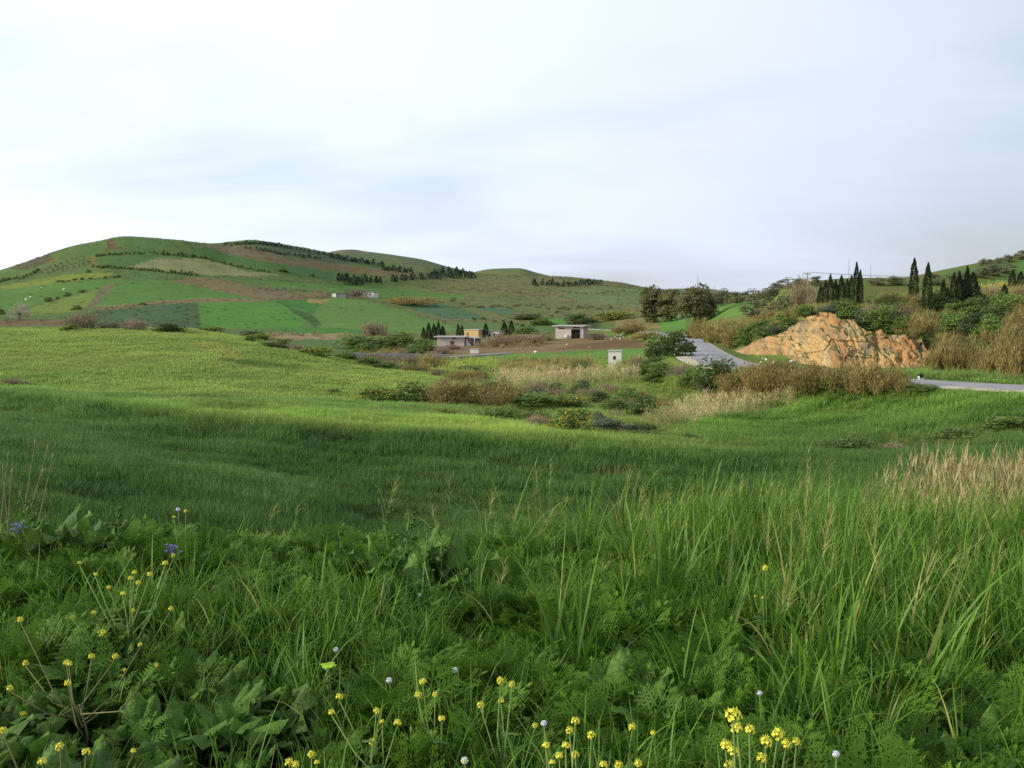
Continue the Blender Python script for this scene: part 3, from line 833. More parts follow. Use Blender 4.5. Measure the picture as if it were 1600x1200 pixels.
def plant(kind, px, py, wpx, hpx, label, group=None, Yd=None, dpt=1.0, rmin=20, rmax=3000):
    if Yd is None:
        p = hit(px, py, rmin, rmax)
    else:
        q = pt(px, py, Yd); p = np.array([q[0], q[1], float(ground(q[0], q[1]))])
    _, gpy = project(p[0], p[1], p[2])
    dep = p[1] * CP - p[2] * SP
    if any(k in label for k in RIM):            # rooted on the rim of the rock face
        k = int(np.argmin(np.abs(cpx - px))); hg = bot[k] - top[k]
        p = pt(px, min(top[k] + 4, py), cY[k] + 1.0 + 0.05 * hg + 0.9); dep = p[1] * CP - p[2] * SP; gpy = py
    wpx, hpx = wpx * 1.12, hpx * 1.14
    w = wpx * dep / F; h = max((hpx + float(gpy) - py) if Yd else hpx, 2) * dep / F
    i = _cnt.get(kind, 0); _cnt[kind] = i + 1
    root = bpy.data.objects.new(KINDN[kind], None); COL.objects.link(root)
    root.empty_display_size = 0.3
    root.location = wz(p, -0.03 * h)
    root.rotation_euler = (0, 0, random.uniform(0, 2 * PI))
    woody = {'olive': 'tree', 'euc': 'tree', 'pale': 'tree', 'cypress': 'cypress'}.get(kind, 'bush')
    scl = (w, w * dpt, h)
    obj('trunk' if woody != 'bush' else 'stem', ST[woody], None, root, scale=scl)
    ms = CR[kind]; c = obj('crown', ms[i % len(ms)], None, root, scale=scl)
    if kind == 'gorse':
        obj('blossom', CR['yellow'][i % 2], None, root, scale=(scl[0] * 1.03, scl[1] * 1.03, scl[2] * 1.03))
    tag(root, label, CATN.get(kind, 'shrub'), group)
    return root

# ------------------------------------------------------------------ shrubs and trees, one by one
BUSH = [
 # along the stream bed
 ('gorse', 587, 627, 54, 24, 'rounded green gorse bush standing alone at the lower edge of the pale knoll'),
 ('gorse', 521, 615, 30, 7, 'low yellow flowering patch of gorse in the grass left of the rounded bush'),
 ('green', 642, 628, 66, 30, 'dark leafy bush at the left end of the streamside scrub'),
 ('tamarisk', 690, 634, 74, 40, 'olive-brown shrub at the left of the big brown streamside thicket'),
 ('tamarisk', 735, 634, 80, 46, 'tallest olive-brown shrub in the middle of the big streamside thicket'),
 ('tamarisk', 782, 636, 84, 44, 'wide olive-brown shrub at the right of the big streamside thicket'),
 ('green', 832, 640, 80, 26, 'green spreading bush just right of the big brown thicket'),
 ('gorse', 886, 642, 68, 26, 'yellow flowering gorse behind the streamside strip of grass'),
 ('brown', 868, 622, 46, 18, 'pale grey-brown twiggy shrub behind the yellow gorse'),
 ('green', 960, 648, 52, 26, 'round green bush right of the upper yellow gorse'),
 ('green', 1008, 656, 50, 36, 'tall leafy green bush by the tan reeds at the stream'),
 ('green', 778, 664, 66, 30, 'leafy green bush in front of the streamside grass strip'),
 ('gorse', 735, 660, 40, 14, 'small yellow gorse left of the leafy green bush at the field edge'),
 ('gorse', 690, 648, 36, 11, 'tiny yellow gorse at the upper edge of the near green field'),
 ('gorse', 893, 682, 84, 42, 'large yellow gorse bush nearest the stream at the field edge'),
 ('brown', 842, 676, 44, 28, 'brown twiggy shrub left of the largest yellow gorse'),
 ('grey', 958, 680, 90, 26, 'dull grey-green scrub right of the largest yellow gorse'),
 ('dark', 1012, 692, 74, 20, 'low dark bush with pale flecks at the end of the stream scrub'),
 ('dark', 1062, 694, 64, 16, 'low dark bush at the tip of the right-hand green field'),
 ('brown', 1395, 708, 54, 16, 'brown weedy shrub in the gully below the right-hand field'),
 ('green', 1330, 704, 80, 20, 'green weedy bush in the gully left of the brown shrub'),
 ('green', 1500, 690, 90, 20, 'green bush in the gully near the right edge'),
 ('green', 1580, 676, 80, 26, 'green bush in the gully at the right edge'),
 # along the edge of the pale knoll
 ('gorse', 330, 520, 40, 10, 'first low gorse on the crest of the pale knoll'),
 ('dark', 392, 530, 44, 13, 'dark bush on the descending edge of the pale knoll'),
 ('gorse', 440, 544, 48, 15, 'gorse bush midway down the edge of the pale knoll'),
 ('gorse', 494, 558, 50, 17, 'lower gorse bush on the edge of the pale knoll'),
 ('green', 540, 563, 44, 14, 'green bush left below the grey bridge'),
 ('brown', 585, 568, 52, 17, 'brown shrub below the left end of the grey bridge'),
 ('brown', 635, 573, 56, 20, 'brown shrub below the middle of the grey bridge'),
 ('tamarisk', 678, 577, 52, 24, 'brown-green shrub under the right part of the grey bridge'),
 ('dark', 738, 582, 62, 11, 'flat dark bush in the bright meadow below the white box'),
 ('brown', 28, 602, 54, 11, 'low brown weeds at the left edge below the pale knoll'),
 # behind the knoll on the left
 ('pale', 30, 500, 34, 24, 'pale bare tree standing behind the knoll near the left edge'),
 ('brown', 134, 514, 58, 28, 'pale twiggy bush rising behind the crest of the knoll'),
 ('gorse', 112, 516, 30, 10, 'yellow gorse at the foot of the pale twiggy bush'),
 ('brown', 176, 514, 44, 12, 'brown bush right of the pale twiggy bush behind the knoll'),
 ('brown', 205, 515, 46, 18, 'rounded grey-brown bush behind the crest of the knoll'),
 ('dark', 262, 517, 50, 12, 'dark green bush on the crest below the teal field'),
 # around the hut and the road
 ('dark', 1036, 558, 52, 38, 'left of two tall dark bushes beside the bend of the road'),
 ('dark', 1061, 557, 50, 42, 'right of two tall dark bushes beside the bend of the road'),
 ('dark', 1118, 610, 72, 50, 'big rounded dark green bush in front of the road'),
 ('green', 1078, 604, 46, 26, 'green bush left of the big rounded bush by the road'),
 ('green', 1040, 586, 56, 20, 'low green bush on the bank below the two tall dark bushes'),
 ('brown', 1002, 580, 36, 26, 'grey-brown shrub just right of the white hut'),
 ('russet', 984, 570, 30, 10, 'rusty brown weeds behind the white hut'),
 ('brown', 1022, 557, 24, 14, 'bare grey shrub at the foot of the two tall dark bushes'),
 ('green', 905, 580, 46, 16, 'green shrub among the tan reeds left of the hut'),
 ('tamarisk', 880, 592, 60, 22, 'brown shrub among the reeds below the meadow'),
 # brown shrubs between field and road
 ('tamarisk', 1162, 605, 40, 28, 'small olive-brown shrub right beside the big rounded bush by the road'),
 ('tamarisk', 1180, 606, 66, 38, 'olive-brown shrub next to the big rounded bush by the road'),
 ('tamarisk', 1222, 607, 74, 44, 'second olive-brown roadside shrub from the rounded bush'),
 ('tamarisk', 1268, 612, 66, 42, 'third olive-brown roadside shrub from the rounded bush'),
 ('green', 1300, 613, 40, 26, 'small green bush in the row of olive-brown roadside shrubs'),
 ('tamarisk', 1318, 614, 80, 48, 'widest olive-brown roadside shrub below the rock face'),
 ('tamarisk', 1368, 614, 78, 50, 'tall olive-brown roadside shrub below the right part of the rock face'),
 ('tamarisk', 1406, 613, 44, 36, 'last olive-brown roadside shrub before the road shows again'),
 ('green', 1440, 612, 56, 12, 'low green weeds below the white kilometre stone'),
 # slope left of the rock face
 ('tamarisk', 1098, 530, 44, 30, 'brown-green shrub at the far end of the slope above the road'),
 ('cane', 1122, 536, 44, 34, 'tan shrub above the road curve'),
 ('cane', 1148, 543, 44, 38, 'tan shrub on the slope left of the rock face'),
 ('green', 1166, 540, 42, 30, 'green bush at the left tip of the rock face'),
 ('green', 1195, 526, 40, 18, 'green bush on the upper left rim of the rock face'),
 ('tamarisk', 1188, 516, 50, 20, 'dry brown shrub on the slope above the left of the rock face'),
 ('grey', 1218, 520, 34, 16, 'grey-green bush on the rim left of the highest rock'),
 ('green', 1258, 494, 36, 18, 'olive green bush on the rim of the highest rock'),
 ('green', 1234, 508, 30, 14, 'small green bush on the rising rim of the rock face'),
 # rim and slope above the rock face
 ('grey', 1298, 490, 44, 20, 'grey bush on top of the highest rock'),
 ('green', 1322, 502, 44, 34, 'green bush growing over the notch in the rock face'),
 ('grey', 1350, 520, 44, 32, 'grey-green bush right of the notch in the rock face'),
 ('green', 1376, 516, 54, 38, 'leafy bush above the middle of the rock face'),
 ('brown', 1394, 500, 60, 24, 'brown shrub below the tallest cypress'),
 ('green', 1408, 522, 50, 30, 'green bush above the pale part of the rock face'),
 ('cane', 1432, 528, 54, 34, 'tan shrub above the right end of the rock face'),
 ('green', 1442, 556, 30, 26, 'green bush in the gap of the right-hand rocks'),
 ('tamarisk', 1462, 524, 46, 30, 'olive-brown shrub below the second tall cypress'),
 # right hillside
 ('cane', 1478, 582, 54, 56, 'tall tan cane thicket at the right end of the rock face'),
 ('cane', 1512, 584, 58, 52, 'middle tan cane thicket above the right-hand road'),
 ('cane', 1552, 586, 56, 50, 'right tan cane thicket above the right-hand road'),
 ('tamarisk', 1590, 590, 60, 70, 'olive-brown thicket at the right edge above the road'),
 ('green', 1494, 528, 56, 40, 'green bush below the paired cypresses'),
 ('dark', 1520, 532, 60, 46, 'dark green bush in the middle of the right hillside'),
 ('green', 1548, 540, 56, 46, 'leafy bush in the middle of the right hillside'),
 ('dark', 1556, 516, 52, 40, 'dark bush high on the right hillside'),
 ('green', 1530, 500, 60, 34, 'light green bush under the broad cypress'),
 ('green', 1572, 494, 50, 34, 'green bush below the cypresses at the right edge'),
 ('tamarisk', 1596, 524, 50, 44, 'olive-brown shrub at the right edge of the hillside'),
 ('cane', 1578, 552, 52, 50, 'tan shrub on the hillside near the right edge'),
 ('green', 1530, 562, 44, 30, 'bright green bush between the tan thickets'),
 ('brown', 1546, 468, 44, 22, 'brown shrub right of the broad cypress'),
 ('brown', 1598, 476, 36, 30, 'brown shrub at the right edge below the small cypresses'),
 ('brown', 1440, 480, 30, 22, 'dull brown bush between the two tall cypresses'),
 ('brown', 1462, 474, 30, 22, 'dull brown bush right of the second tall cypress'),
 ('tamarisk', 1395, 478, 70, 22, 'dry brown shrub left of the tallest cypress'),
 ('green', 1368, 492, 50, 28, 'green shrub right of the cypress group above the rock'),
 # trees round the far bend of the road
 ('euc', 1021, 504, 42, 48, 'left eucalyptus of the pair beyond the road bend'),
 ('euc', 1050, 502, 38, 44, 'right eucalyptus of the pair beyond the road bend'),
 ('euc', 1092, 506, 60, 52, 'largest eucalyptus with rounded crown beyond the road bend'),
 ('olive', 1127, 478, 28, 24, 'small dark tree right of the largest eucalyptus'),
 ('dark', 1012, 462, 24, 14, 'round dark tree on the far slope behind the eucalyptus pair'),
 # olive grove on the slope
 ('olive', 1176, 496, 34, 24, 'lowest left olive tree of the grove above the road'),
 ('olive', 1202, 494, 36, 26, 'second olive tree of the lower grove row'),
 ('olive', 1228, 490, 36, 28, 'third olive tree of the lower grove row'),
 ('brown', 1250, 480, 46, 46, 'tall hazy grey bare shrub below the power pole'),
 ('olive', 1152, 474, 26, 16, 'olive tree beside the tiny orange building'),
 ('olive', 1176, 472, 36, 18, 'broad olive tree in the upper grove row'),
 ('olive', 1204, 470, 30, 18, 'right olive tree in the upper grove row'),
 ('olive', 1210, 458, 30, 14, 'left skyline olive tree beside the power pole'),
 ('olive', 1232, 452, 34, 16, 'skyline olive tree just left of the power pole'),
 ('olive', 1252, 448, 26, 12, 'skyline olive tree touching the power pole'),
 ('olive', 1276, 448, 24, 14, 'skyline olive tree just right of the power pole'),
 ('olive', 1372, 446, 26, 11, 'left of two low skyline trees between the cypress groups'),
 ('olive', 1400, 446, 28, 13, 'right of two low skyline trees between the cypress groups'),
 ('olive', 1462, 446, 26, 16, 'olive tree on the hill behind the second tall cypress'),
 ('olive', 1500, 440, 34, 14, 'olive tree on the hill behind the paired cypresses'),
 ('olive', 1532, 434, 30, 16, 'left of three olive trees below the green hilltop'),
 ('olive', 1552, 431, 30, 16, 'middle of three olive trees below the green hilltop'),
 ('olive', 1572, 428, 28, 15, 'right of three olive trees below the green hilltop'),
 ('olive', 1536, 416, 13, 11, 'leftmost of the round trees on the hilltop skyline'),
 ('olive', 1548, 414, 12, 8, 'second of the round trees on the hilltop skyline'),
 ('olive', 1560, 412, 11, 9, 'third of the round trees on the hilltop skyline'),
 ('olive', 1576, 410, 18, 11, 'fourth and widest of the round trees on the hilltop skyline'),
 ('olive', 1595, 406, 18, 13, 'rightmost of the round trees on the hilltop skyline'),
 # near the houses
 ('green', 560, 545, 70, 22, 'wide green thicket left of the grey flat-roofed house'),
 ('green', 625, 545, 60, 26, 'green thicket between the tan strip and the grey flat-roofed house'),
 ('green', 662, 548, 40, 18, 'green bush at the left wall of the grey flat-roofed house'),
 ('brown', 585, 524, 44, 22, 'bare grey tree clump below the rounded field'),
 ('brown', 775, 541, 50, 18, 'brown hedge shrub right of the outside stair'),
 ('russet', 784, 537, 30, 18, 'rusty orange bush between the two main houses'),
 ('brown', 815, 538, 50, 16, 'brown hedge shrub in the middle between the houses'),
 ('brown', 842, 537, 30, 12, 'brown hedge shrub left of the house with the open garage'),
 ('brown', 932, 531, 30, 13, 'brown scrub right of the house with the open garage'),
 ('green', 822, 522, 36, 12, 'green bush behind the brown hedge'),
 ('brown', 706, 546, 26, 8, 'grey weeds at the foot of the grey flat-roofed house'),
 ('tamarisk', 640, 476, 90, 12, 'long brown hedge above the teal field'),
 ('brown', 550, 463, 40, 12, 'brown hedge beside the far white sheds'),
 ('dark', 826, 499, 44, 9, 'dark hedge below the second teal field'),
 ('green', 848, 508, 40, 11, 'green bush on the slope behind the house with the garage'),
 ('gorse', 960, 500, 60, 14, 'yellowish gorse scrub on the slope behind the houses'),
 ('dark', 905, 506, 50, 16, 'dark scrub on the slope above the house with the garage'),
 ('cane', 985, 520, 50, 16, 'tan cane strip between the houses and the road bend'),
 ('cane', 1010, 530, 40, 12, 'tan canes just left of the road bend'),
]
for b in BUSH:
    plant(*b)
CYP = [ # px, base, top, width
 (1282, 481, 450, 11, 'leftmost small cypress of the row above the rock'), (1289, 480, 442, 11, 'second cypress of the row above the rock'),
 (1297, 480, 434, 11, 'third and pointed cypress of the row above the rock'), (1305, 478, 441, 10, 'fourth cypress of the row above the rock'),
 (1314, 478, 435, 12, 'fifth and pointed cypress of the row above the rock'), (1323, 476, 440, 11, 'sixth cypress of the row above the rock'),
 (1330, 472, 434, 10, 'seventh cypress of the row above the rock'), (1337, 481, 417, 11, 'tallest cypress of the row above the rock'),
 (1343, 482, 428, 10, 'rightmost tall cypress of the row above the rock'),
 (1427, 474, 411, 14, 'tallest lone cypress on the right hillside'), (1448, 488, 419, 15, 'second tall lone cypress on the right hillside'),
 (1473, 485, 442, 11, 'slim cypress right of the two tall lone ones'), (1480, 485, 452, 8, 'thin short cypress right of the slim one'),
 (1489, 484, 432, 13, 'left cypress of the close pair'), (1498, 484, 430, 13, 'right cypress of the close pair'),
 (1510, 484, 423, 13, 'pointed cypress joined to the broad one'), (1519, 486, 432, 21, 'broad bushy cypress at the end of the row'),
 (1581, 457, 425, 12, 'small cypress near the right edge'), (1594, 452, 427, 12, 'cypress at the right edge'), (1569, 470, 447, 12, 'short cypress below those at the right edge'),
 (662, 531, 513, 7, 'leftmost conifer of the clump behind the grey house'), (670, 531, 507, 8, 'second conifer of the clump behind the grey house'),
 (678, 531, 508, 8, 'middle conifer of the clump behind the grey house'), (685, 531, 505, 8, 'tallest conifer of the clump behind the grey house'),
 (692, 531, 511, 8, 'rightmost conifer of the clump behind the grey house'), (716, 530, 508, 6, 'left of two cypresses behind the grey roof'),
 (722, 530, 510, 6, 'right of two cypresses behind the grey roof'), (759, 527, 507, 8, 'lone cypress in front of the white far house'),
 (788, 524, 505, 10, 'left of two cypresses between the houses'), (799, 524, 503, 9, 'right of two cypresses between the houses'),
]
for px, b, tp_, w, lab in CYP:
    plant('cypress', px, b, w, b - tp_, lab, 'cypresses', rmin=(105 if px > 1200 else 200))

# ------------------------------------------------------------------ small far trees, one object each
FT = {
 'conifer': [crown('conifer', 130, 0.30, s, 0, 'cypress', thin=0.5) for s in (51, 52, 53)],
 'olive': [crown('round_tree', 150, 0.22, s, 9) for s in (54, 55)],
 'brown': [crown('bare_tree', 160, 0.30, s, 8, 'strand', thin=0.12) for s in (56, 57)],
 'dark': [crown('dark_tree', 150, 0.24, s, 9) for s in (58, 59)],
}
for k_, ms in FT.items():
    for me in ms: me.materials.append(M[k_])
NAMEF = {'conifer': 'conifer_tree', 'olive': 'orchard_tree', 'brown': 'hedge_shrub', 'dark': 'dark_shrub'}
def far(kind, px, py, w, h, label, group, rmin=350, cat='tree'):
    p = hit(px, py, rmin)
    dep = p[1] * CP - p[2] * SP
    o = obj(NAMEF[kind], random.choice(FT[kind]), None, None, wz(p, -0.05 * h * dep / F), (0, 0, random.uniform(0, 6.28)),
            (w * dep / F, w * dep / F, h * dep / F))
    tag(o, label, cat, group)
def row(kind, pts, n, w, h, label, group, jit=1.0, cat='tree'):
    P = np.array(pts, float); s = np.linspace(0, len(P) - 1, n)
    for i, q in enumerate(s):
        k = min(int(q), len(P) - 2); a = P[k] + (P[k + 1] - P[k]) * (q - k)
        far(kind, a[0] + random.uniform(-1.5, 1.5) * jit, a[1] + random.uniform(-0.8, 0.8) * jit, w * random.uniform(0.7, 1.35), h * random.uniform(0.65, 1.3), label, group, cat=cat)
row('conifer', [(527, 438), (560, 441), (596, 442)], 22, 5.5, 11, 'dark conifer in the wood above the white farm sheds', 'wood above the sheds', 2.0)
row('conifer', [(540, 446), (568, 446)], 7, 5.5, 10, 'dark conifer at the lower corner of the wood above the sheds', 'wood lower corner')
row('conifer', [(612, 440), (650, 437), (690, 435), (740, 434)], 34, 6, 10, 'dark conifer in the lower row of the long ridge wood', 'long ridge wood', 2.0)
row('conifer', [(672, 430), (705, 427), (738, 431)], 16, 6, 9, 'dark conifer in the upper clump of the long ridge wood', 'long ridge wood upper clump', 2.0)
row('conifer', [(600, 423), (642, 425)], 12, 6, 7, 'dark conifer in the small clump left of the long ridge wood', 'small ridge clump', 1.5)
row('conifer', [(832, 446), (870, 447), (905, 446), (938, 444)], 28, 5.5, 8.5, 'dark conifer in the wood on the right shoulder of the ridge', 'right shoulder wood', 1.5)
row('conifer', [(352, 384), (400, 381), (440, 386), (520, 401)], 34, 5.5, 5, 'dark conifer on the second summit skyline', 'second summit trees', 1.0)
row('conifer', [(520, 404), (560, 410), (600, 416)], 18, 6, 7, 'dark conifer running down the ridge from the second summit', 'ridge line trees', 1.5)
row('conifer', [(385, 388), (440, 398), (500, 405)], 16, 6, 4, 'dark conifer along the inner edge of the summit field', 'inner ridge trees', 1.0)
row('dark', [(150, 401), (180, 398), (230, 396), (285, 400), (320, 404)], 34, 5, 4.5, 'hedge tree along the upper edge of the pale flowering field', 'upper hedge of the pale field', 1.0)
row('conifer', [(256, 399), (262, 400), (278, 401), (284, 402), (302, 402)], 5, 3.5, 8, 'upright tree standing out of the upper hedge', 'upright hedge trees', 0.5)
row('dark', [(148, 418), (190, 420), (240, 424), (310, 432)], 36, 5, 5, 'hedge tree along the lower edge of the pale flowering field', 'lower hedge of the pale field', 1.0)
row('conifer', [(268, 428), (275, 428), (288, 430), (296, 431), (300, 431)], 6, 3.5, 8, 'upright tree standing out of the lower hedge', 'upright lower hedge trees', 0.8)
row('dark', [(320, 404), (350, 412), (385, 420), (420, 426)], 20, 5, 4, 'hedge tree on the right edge of the pale flowering field', 'right hedge of the pale field', 1.0)
for j, (a, b, c, d, n) in enumerate([(62, 424, 128, 402, 9), (66, 427, 132, 406, 9), (74, 427, 138, 410, 9), (98, 423, 140, 413, 6)]):
    row('olive', [(a, b), (c, d)], n, 3.2, 3.6, 'young olive tree dotted over the upper left slope', 'hillside olive grove', 0.8)
row('dark', [(0, 441), (14, 437), (30, 436), (50, 428), (62, 423)], 15, 6, 5, 'dark tree in the row on the left hillside', 'left hillside tree row', 1.2)
row('dark', [(92, 441), (104, 440), (120, 438), (138, 437), (172, 435), (186, 434)], 9, 10, 4, 'dark bush on the bank between the yellow-green and bright green fields', 'bank bushes', 0.8, 'shrub')
for px, py, w, h, lab in [(75, 471, 18, 8, 'largest dark bush on the bright left field'), (90, 467, 10, 5, 'small dark bush beside the largest one on the left field'),
                          (106, 463, 14, 8, 'dark bush higher on the bright left field'), (128, 457, 14, 5, 'highest dark bush on the bright left field'),
                          (121, 484, 18, 9, 'dark round bush at the foot of the grey track'), (138, 426, 9, 6, 'lone dark bush above the yellow-green field'),
                          (222, 477, 14, 6, 'dark bush on the bank above the teal field'), (2, 491, 16, 9, 'dark bush at the left edge on the lower slope'),
                          (440, 424, 24, 5, 'dark bush beside the small yellow patch'), (487, 431, 12, 4, 'dark bush at the hedge end on the ridge slope')]:
    far('dark', px, py, w, h, lab, None, 300, 'shrub')
row('brown', [(345, 431), (400, 436), (470, 440), (560, 446)], 22, 9, 4, 'bare brown hedge shrub below the pale flowering field', 'bare hedge below the pale field', 1.5, 'shrub')
row('brown', [(150, 483), (210, 478), (300, 470), (420, 468), (500, 465)], 30, 7, 3, 'bare brown hedge shrub along the bank above the teal field', 'bare hedge above the teal field', 1.0, 'shrub')
row('brown', [(408, 453), (440, 453), (480, 456), (510, 458)], 9, 14, 8, 'hazy bare tree on the brown fallow field', 'bare trees on fallow', 2.0)
row('brown', [(560, 466), (585, 470), (640, 484), (700, 503)], 14, 6, 3, 'dry shrub along the wall of the rounded field', 'field wall shrubs', 0.8, 'shrub')
row('brown', [(660, 452), (720, 455), (780, 452), (860, 462), (900, 475)], 26, 12, 5, 'bare brown scrub on the ridge pasture', 'ridge pasture scrub', 5.0, 'shrub')
row('olive', [(690, 470), (760, 482), (830, 478), (900, 484), (960, 482)], 26, 10, 5, 'olive-green scrub on the lower ridge pasture', 'lower pasture scrub', 4.0, 'shrub')
row('dark', [(740, 500), (790, 503), (830, 512), (870, 490)], 14, 9, 4, 'dark hedge shrub on the slope behind the houses', 'slope hedge', 2.0, 'shrub')
row('olive', [(880, 457), (930, 459), (975, 457)], 12, 6, 3, 'scattered low tree on the green right shoulder', 'right shoulder trees', 2.0)
row('brown', [(400, 526), (440, 524), (480, 525), (600, 528), (640, 530)], 16, 14, 8, 'tan weedy shrub along the fallow strip behind the knoll', 'fallow strip weeds', 1.5, 'shrub')

# tangled scrub filling the gaps, small bushes that nothing tells apart
def thicket(poly, n, kinds, w, h, label, group, rmin=40, rmax=420):
    xs = [p[0] for p in poly]; ys = [p[1] for p in poly]; k = 0
    while k < n:
        a, b = random.uniform(min(xs), max(xs)), random.uniform(min(ys), max(ys))
        if inpoly(np.array([a]), np.array([b]), poly)[0]:
            q = hit(a, b, rmin, rmax)
            if dist_to_poly(q[0:1], q[1:2], ROAD[::6])[0] < 5.5: continue
            plant(random.choice(kinds), a, b, w * random.uniform(0.6, 1.3), h * random.uniform(0.6, 1.3), label, group, rmin=rmin, rmax=rmax); k += 1
thicket([(610, 636), (720, 606), (860, 606), (1010, 618), (1060, 660), (1040, 684), (900, 686), (800, 668), (700, 646)], 46, ['green', 'tamarisk', 'brown', 'green', 'dark', 'grey', 'tamarisk', 'gorse'], 42, 17, 'small scrub bush in the tangled belt along the stream', 'stream belt scrub')
thicket([(640, 586), (760, 590), (780, 606), (660, 604)], 6, ['tamarisk', 'brown'], 36, 14, 'small brown bush between knoll and reed bed', 'knoll edge scrub')
thicket([(1350, 486), (1460, 480), (1600, 470), (1600, 560), (1490, 560), (1440, 530), (1360, 512)], 44, ['green', 'tamarisk', 'cane', 'green', 'brown', 'dark', 'tamarisk'], 40, 24, 'shrub in the dense scrub of the right hillside', 'right hillside scrub', 112)
thicket([(1100, 524), (1170, 506), (1250, 492), (1250, 500), (1180, 524), (1120, 536)], 16, ['tamarisk', 'cane', 'green', 'tamarisk'], 34, 18, 'dry shrub on the slope between road and olive grove', 'olive slope scrub', 112)
thicket([(1150, 600), (1410, 604), (1420, 614), (1150, 614)], 12, ['tamarisk', 'tamarisk', 'green', 'tamarisk'], 54, 32, 'olive-brown shrub filling the roadside row', 'roadside scrub')
thicket([(990, 575), (1060, 565), (1085, 585), (1075, 600), (1000, 604)], 12, ['green', 'green', 'dark', 'brown'], 44, 18, 'green bush on the bank between hut and road', 'bank scrub')
thicket([(540, 548), (700, 548), (700, 556), (560, 552)], 6, ['green', 'brown'], 34, 12, 'small bush at the edge of the valley road', 'valley road scrub', 200)
thicket([(745, 534), (850, 530), (850, 536), (760, 541)], 8, ['brown', 'tamarisk', 'brown'], 32, 11, 'brown hedge bush around the houses', 'house hedge', 200)
thicket([(300, 514), (400, 530), (500, 556), (600, 566), (690, 578), (680, 584), (560, 574), (470, 556), (380, 534)], 16, ['gorse', 'green', 'brown', 'dark', 'tamarisk'], 36, 11, 'low bush in the hedge down the right edge of the knoll', 'knoll hedge', 110)
# ------------------------------------------------------------------ buildings
BM = {
 'plaster': plain_mat('weathered_plaster', (226, 218, 204), 0.2, 0.8, 0.9, 0.3, 0.02, k=0.8, dirt=(160, 148, 130)),
 'block': plain_mat('bare_block_wall', (206, 192, 180), 0.22, 0.9, 0.92, 0.4, 0.03, k=0.8, dirt=(150, 136, 122)),
 'brick': plain_mat('bare_brick_wall', (150, 112, 92), 0.25, 1.2, 0.92, 0.4, 0.03, k=0.8),
 'slab': plain_mat('concrete_slab', (196, 194, 186), 0.18, 1.0, 0.9, 0.3, 0.02, k=0.8),
 'grey': plain_mat('grey_concrete', (128, 128, 130), 0.2, 0.5, 0.9, 0.3, 0.03, k=0.8),
 'white': plain_mat('whitewash', (236, 230, 216), 0.12, 1.4, 0.88, 0.2, 0.02, k=0.85, dirt=(196, 186, 166)),
 'yellow': plain_mat('yellow_wall', (220, 186, 130), 0.12, 0.8, 0.9, 0.2, 0.02, k=0.85),
 'orange': plain_mat('orange_wall', (206, 126, 92), 0.15, 0.8, 0.9, 0.2, 0.02, k=0.8),
 'shutter': plain_mat('brown_shutter', (128, 84, 58), 0.2, 3, 0.8, 0.2, 0.01, k=0.8),
 'void': plain_mat('painted_interior_shade', (46, 42, 40), 0.2, 1, 0.95, 0.1, 0.02, k=0.8),  # panels in this colour paint the shade inside vents and windows
 'metal': plain_mat('galvanised_metal', (150, 152, 156), 0.15, 4, 0.5, 0.1, 0.01, k=0.8),
 'wood': plain_mat('grey_pole_wood', (150, 142, 130), 0.2, 3, 0.85, 0.3, 0.01, k=0.8),
 'stone': plain_mat('pale_limestone', (220, 212, 198), 0.2, 1.6, 0.9, 0.5, 0.04, k=0.85),
 'blackp': plain_mat('black_paint', (40, 40, 44), 0.1, 3, 0.6, 0.1, 0.01),
}
def root_at(name, px, py, Yd, rot=0, sink=0.0, z=None):
    p = pt(px, py, Yd)
    e = bpy.data.objects.new(name, None); COL.objects.link(e)
    e.location = wz(p, -sink); e.rotation_euler = (0, 0, math.radians(rot))
    return e
def part(name, mb, mat, parent, smooth_=False):
    return obj(name, mb.mesh(name, smooth_), BM[mat] if isinstance(mat, str) else mat, parent)
def wall_x(mb, x0, x1, y0, y1, z0, z1, holes):
    """front wall panel with real openings (x0,x1,z0,z1)"""
    xs = sorted({x0, x1, *[h[0] for h in holes], *[h[1] for h in holes]})
    for a, b in zip(xs[:-1], xs[1:]):
        cz = z0
        for h in sorted([h for h in holes if h[0] <= a and h[1] >= b], key=lambda h: h[2]):
            if h[2] > cz: mb.box(a, b, y0, y1, cz, h[2])
            cz = h[3]
        if cz < z1: mb.box(a, b, y0, y1, cz, z1)

# house with the open garage (local: x right, y away, z up; origin at the front left corner)
h = root_at('farm_house', 868, 529.5, 318, -17)
mb = MB(); wall_x(mb, 0, 8.8, 0, 0.25, -1.2, 3.9, [(0.9, 2.9, 3.05, 3.45), (5.0, 7.9, -0.1, 3.0), (5.6, 7.6, 3.25, 3.6)]); part('front_wall', mb, 'block', h)
mb = MB(); mb.box(-0.02, 0.23, 0.26, 6.8, -1.2, 3.9); part('side_wall', mb, 'plaster', h)  # paler than the front: sunlight on this side put into its colour
mb = MB(); mb.box(8.57, 8.8, 0.26, 6.8, -1.2, 3.9).box(0.24, 8.56, 6.6, 6.82, -1.2, 3.9); part('back_wall', mb, 'block', h)
mb = MB(); mb.box(0.24, 8.56, 0.26, 6.6, -0.3, -0.08); part('floor', mb, 'slab', h)
mb = MB(); mb.box(-0.9, 9.5, -0.9, 7.5, 3.9, 4.22); part('roof', mb, 'slab', h)
mb = MB(); mb.box(0.9, 2.9, 0.30, 0.4, 3.05, 3.45); part('dark_vent_panel', mb, 'void', h)
mb = MB(); mb.box(5.6, 7.6, 0.30, 0.4, 3.25, 3.6); part('dark_vent_panel', mb, 'void', h)
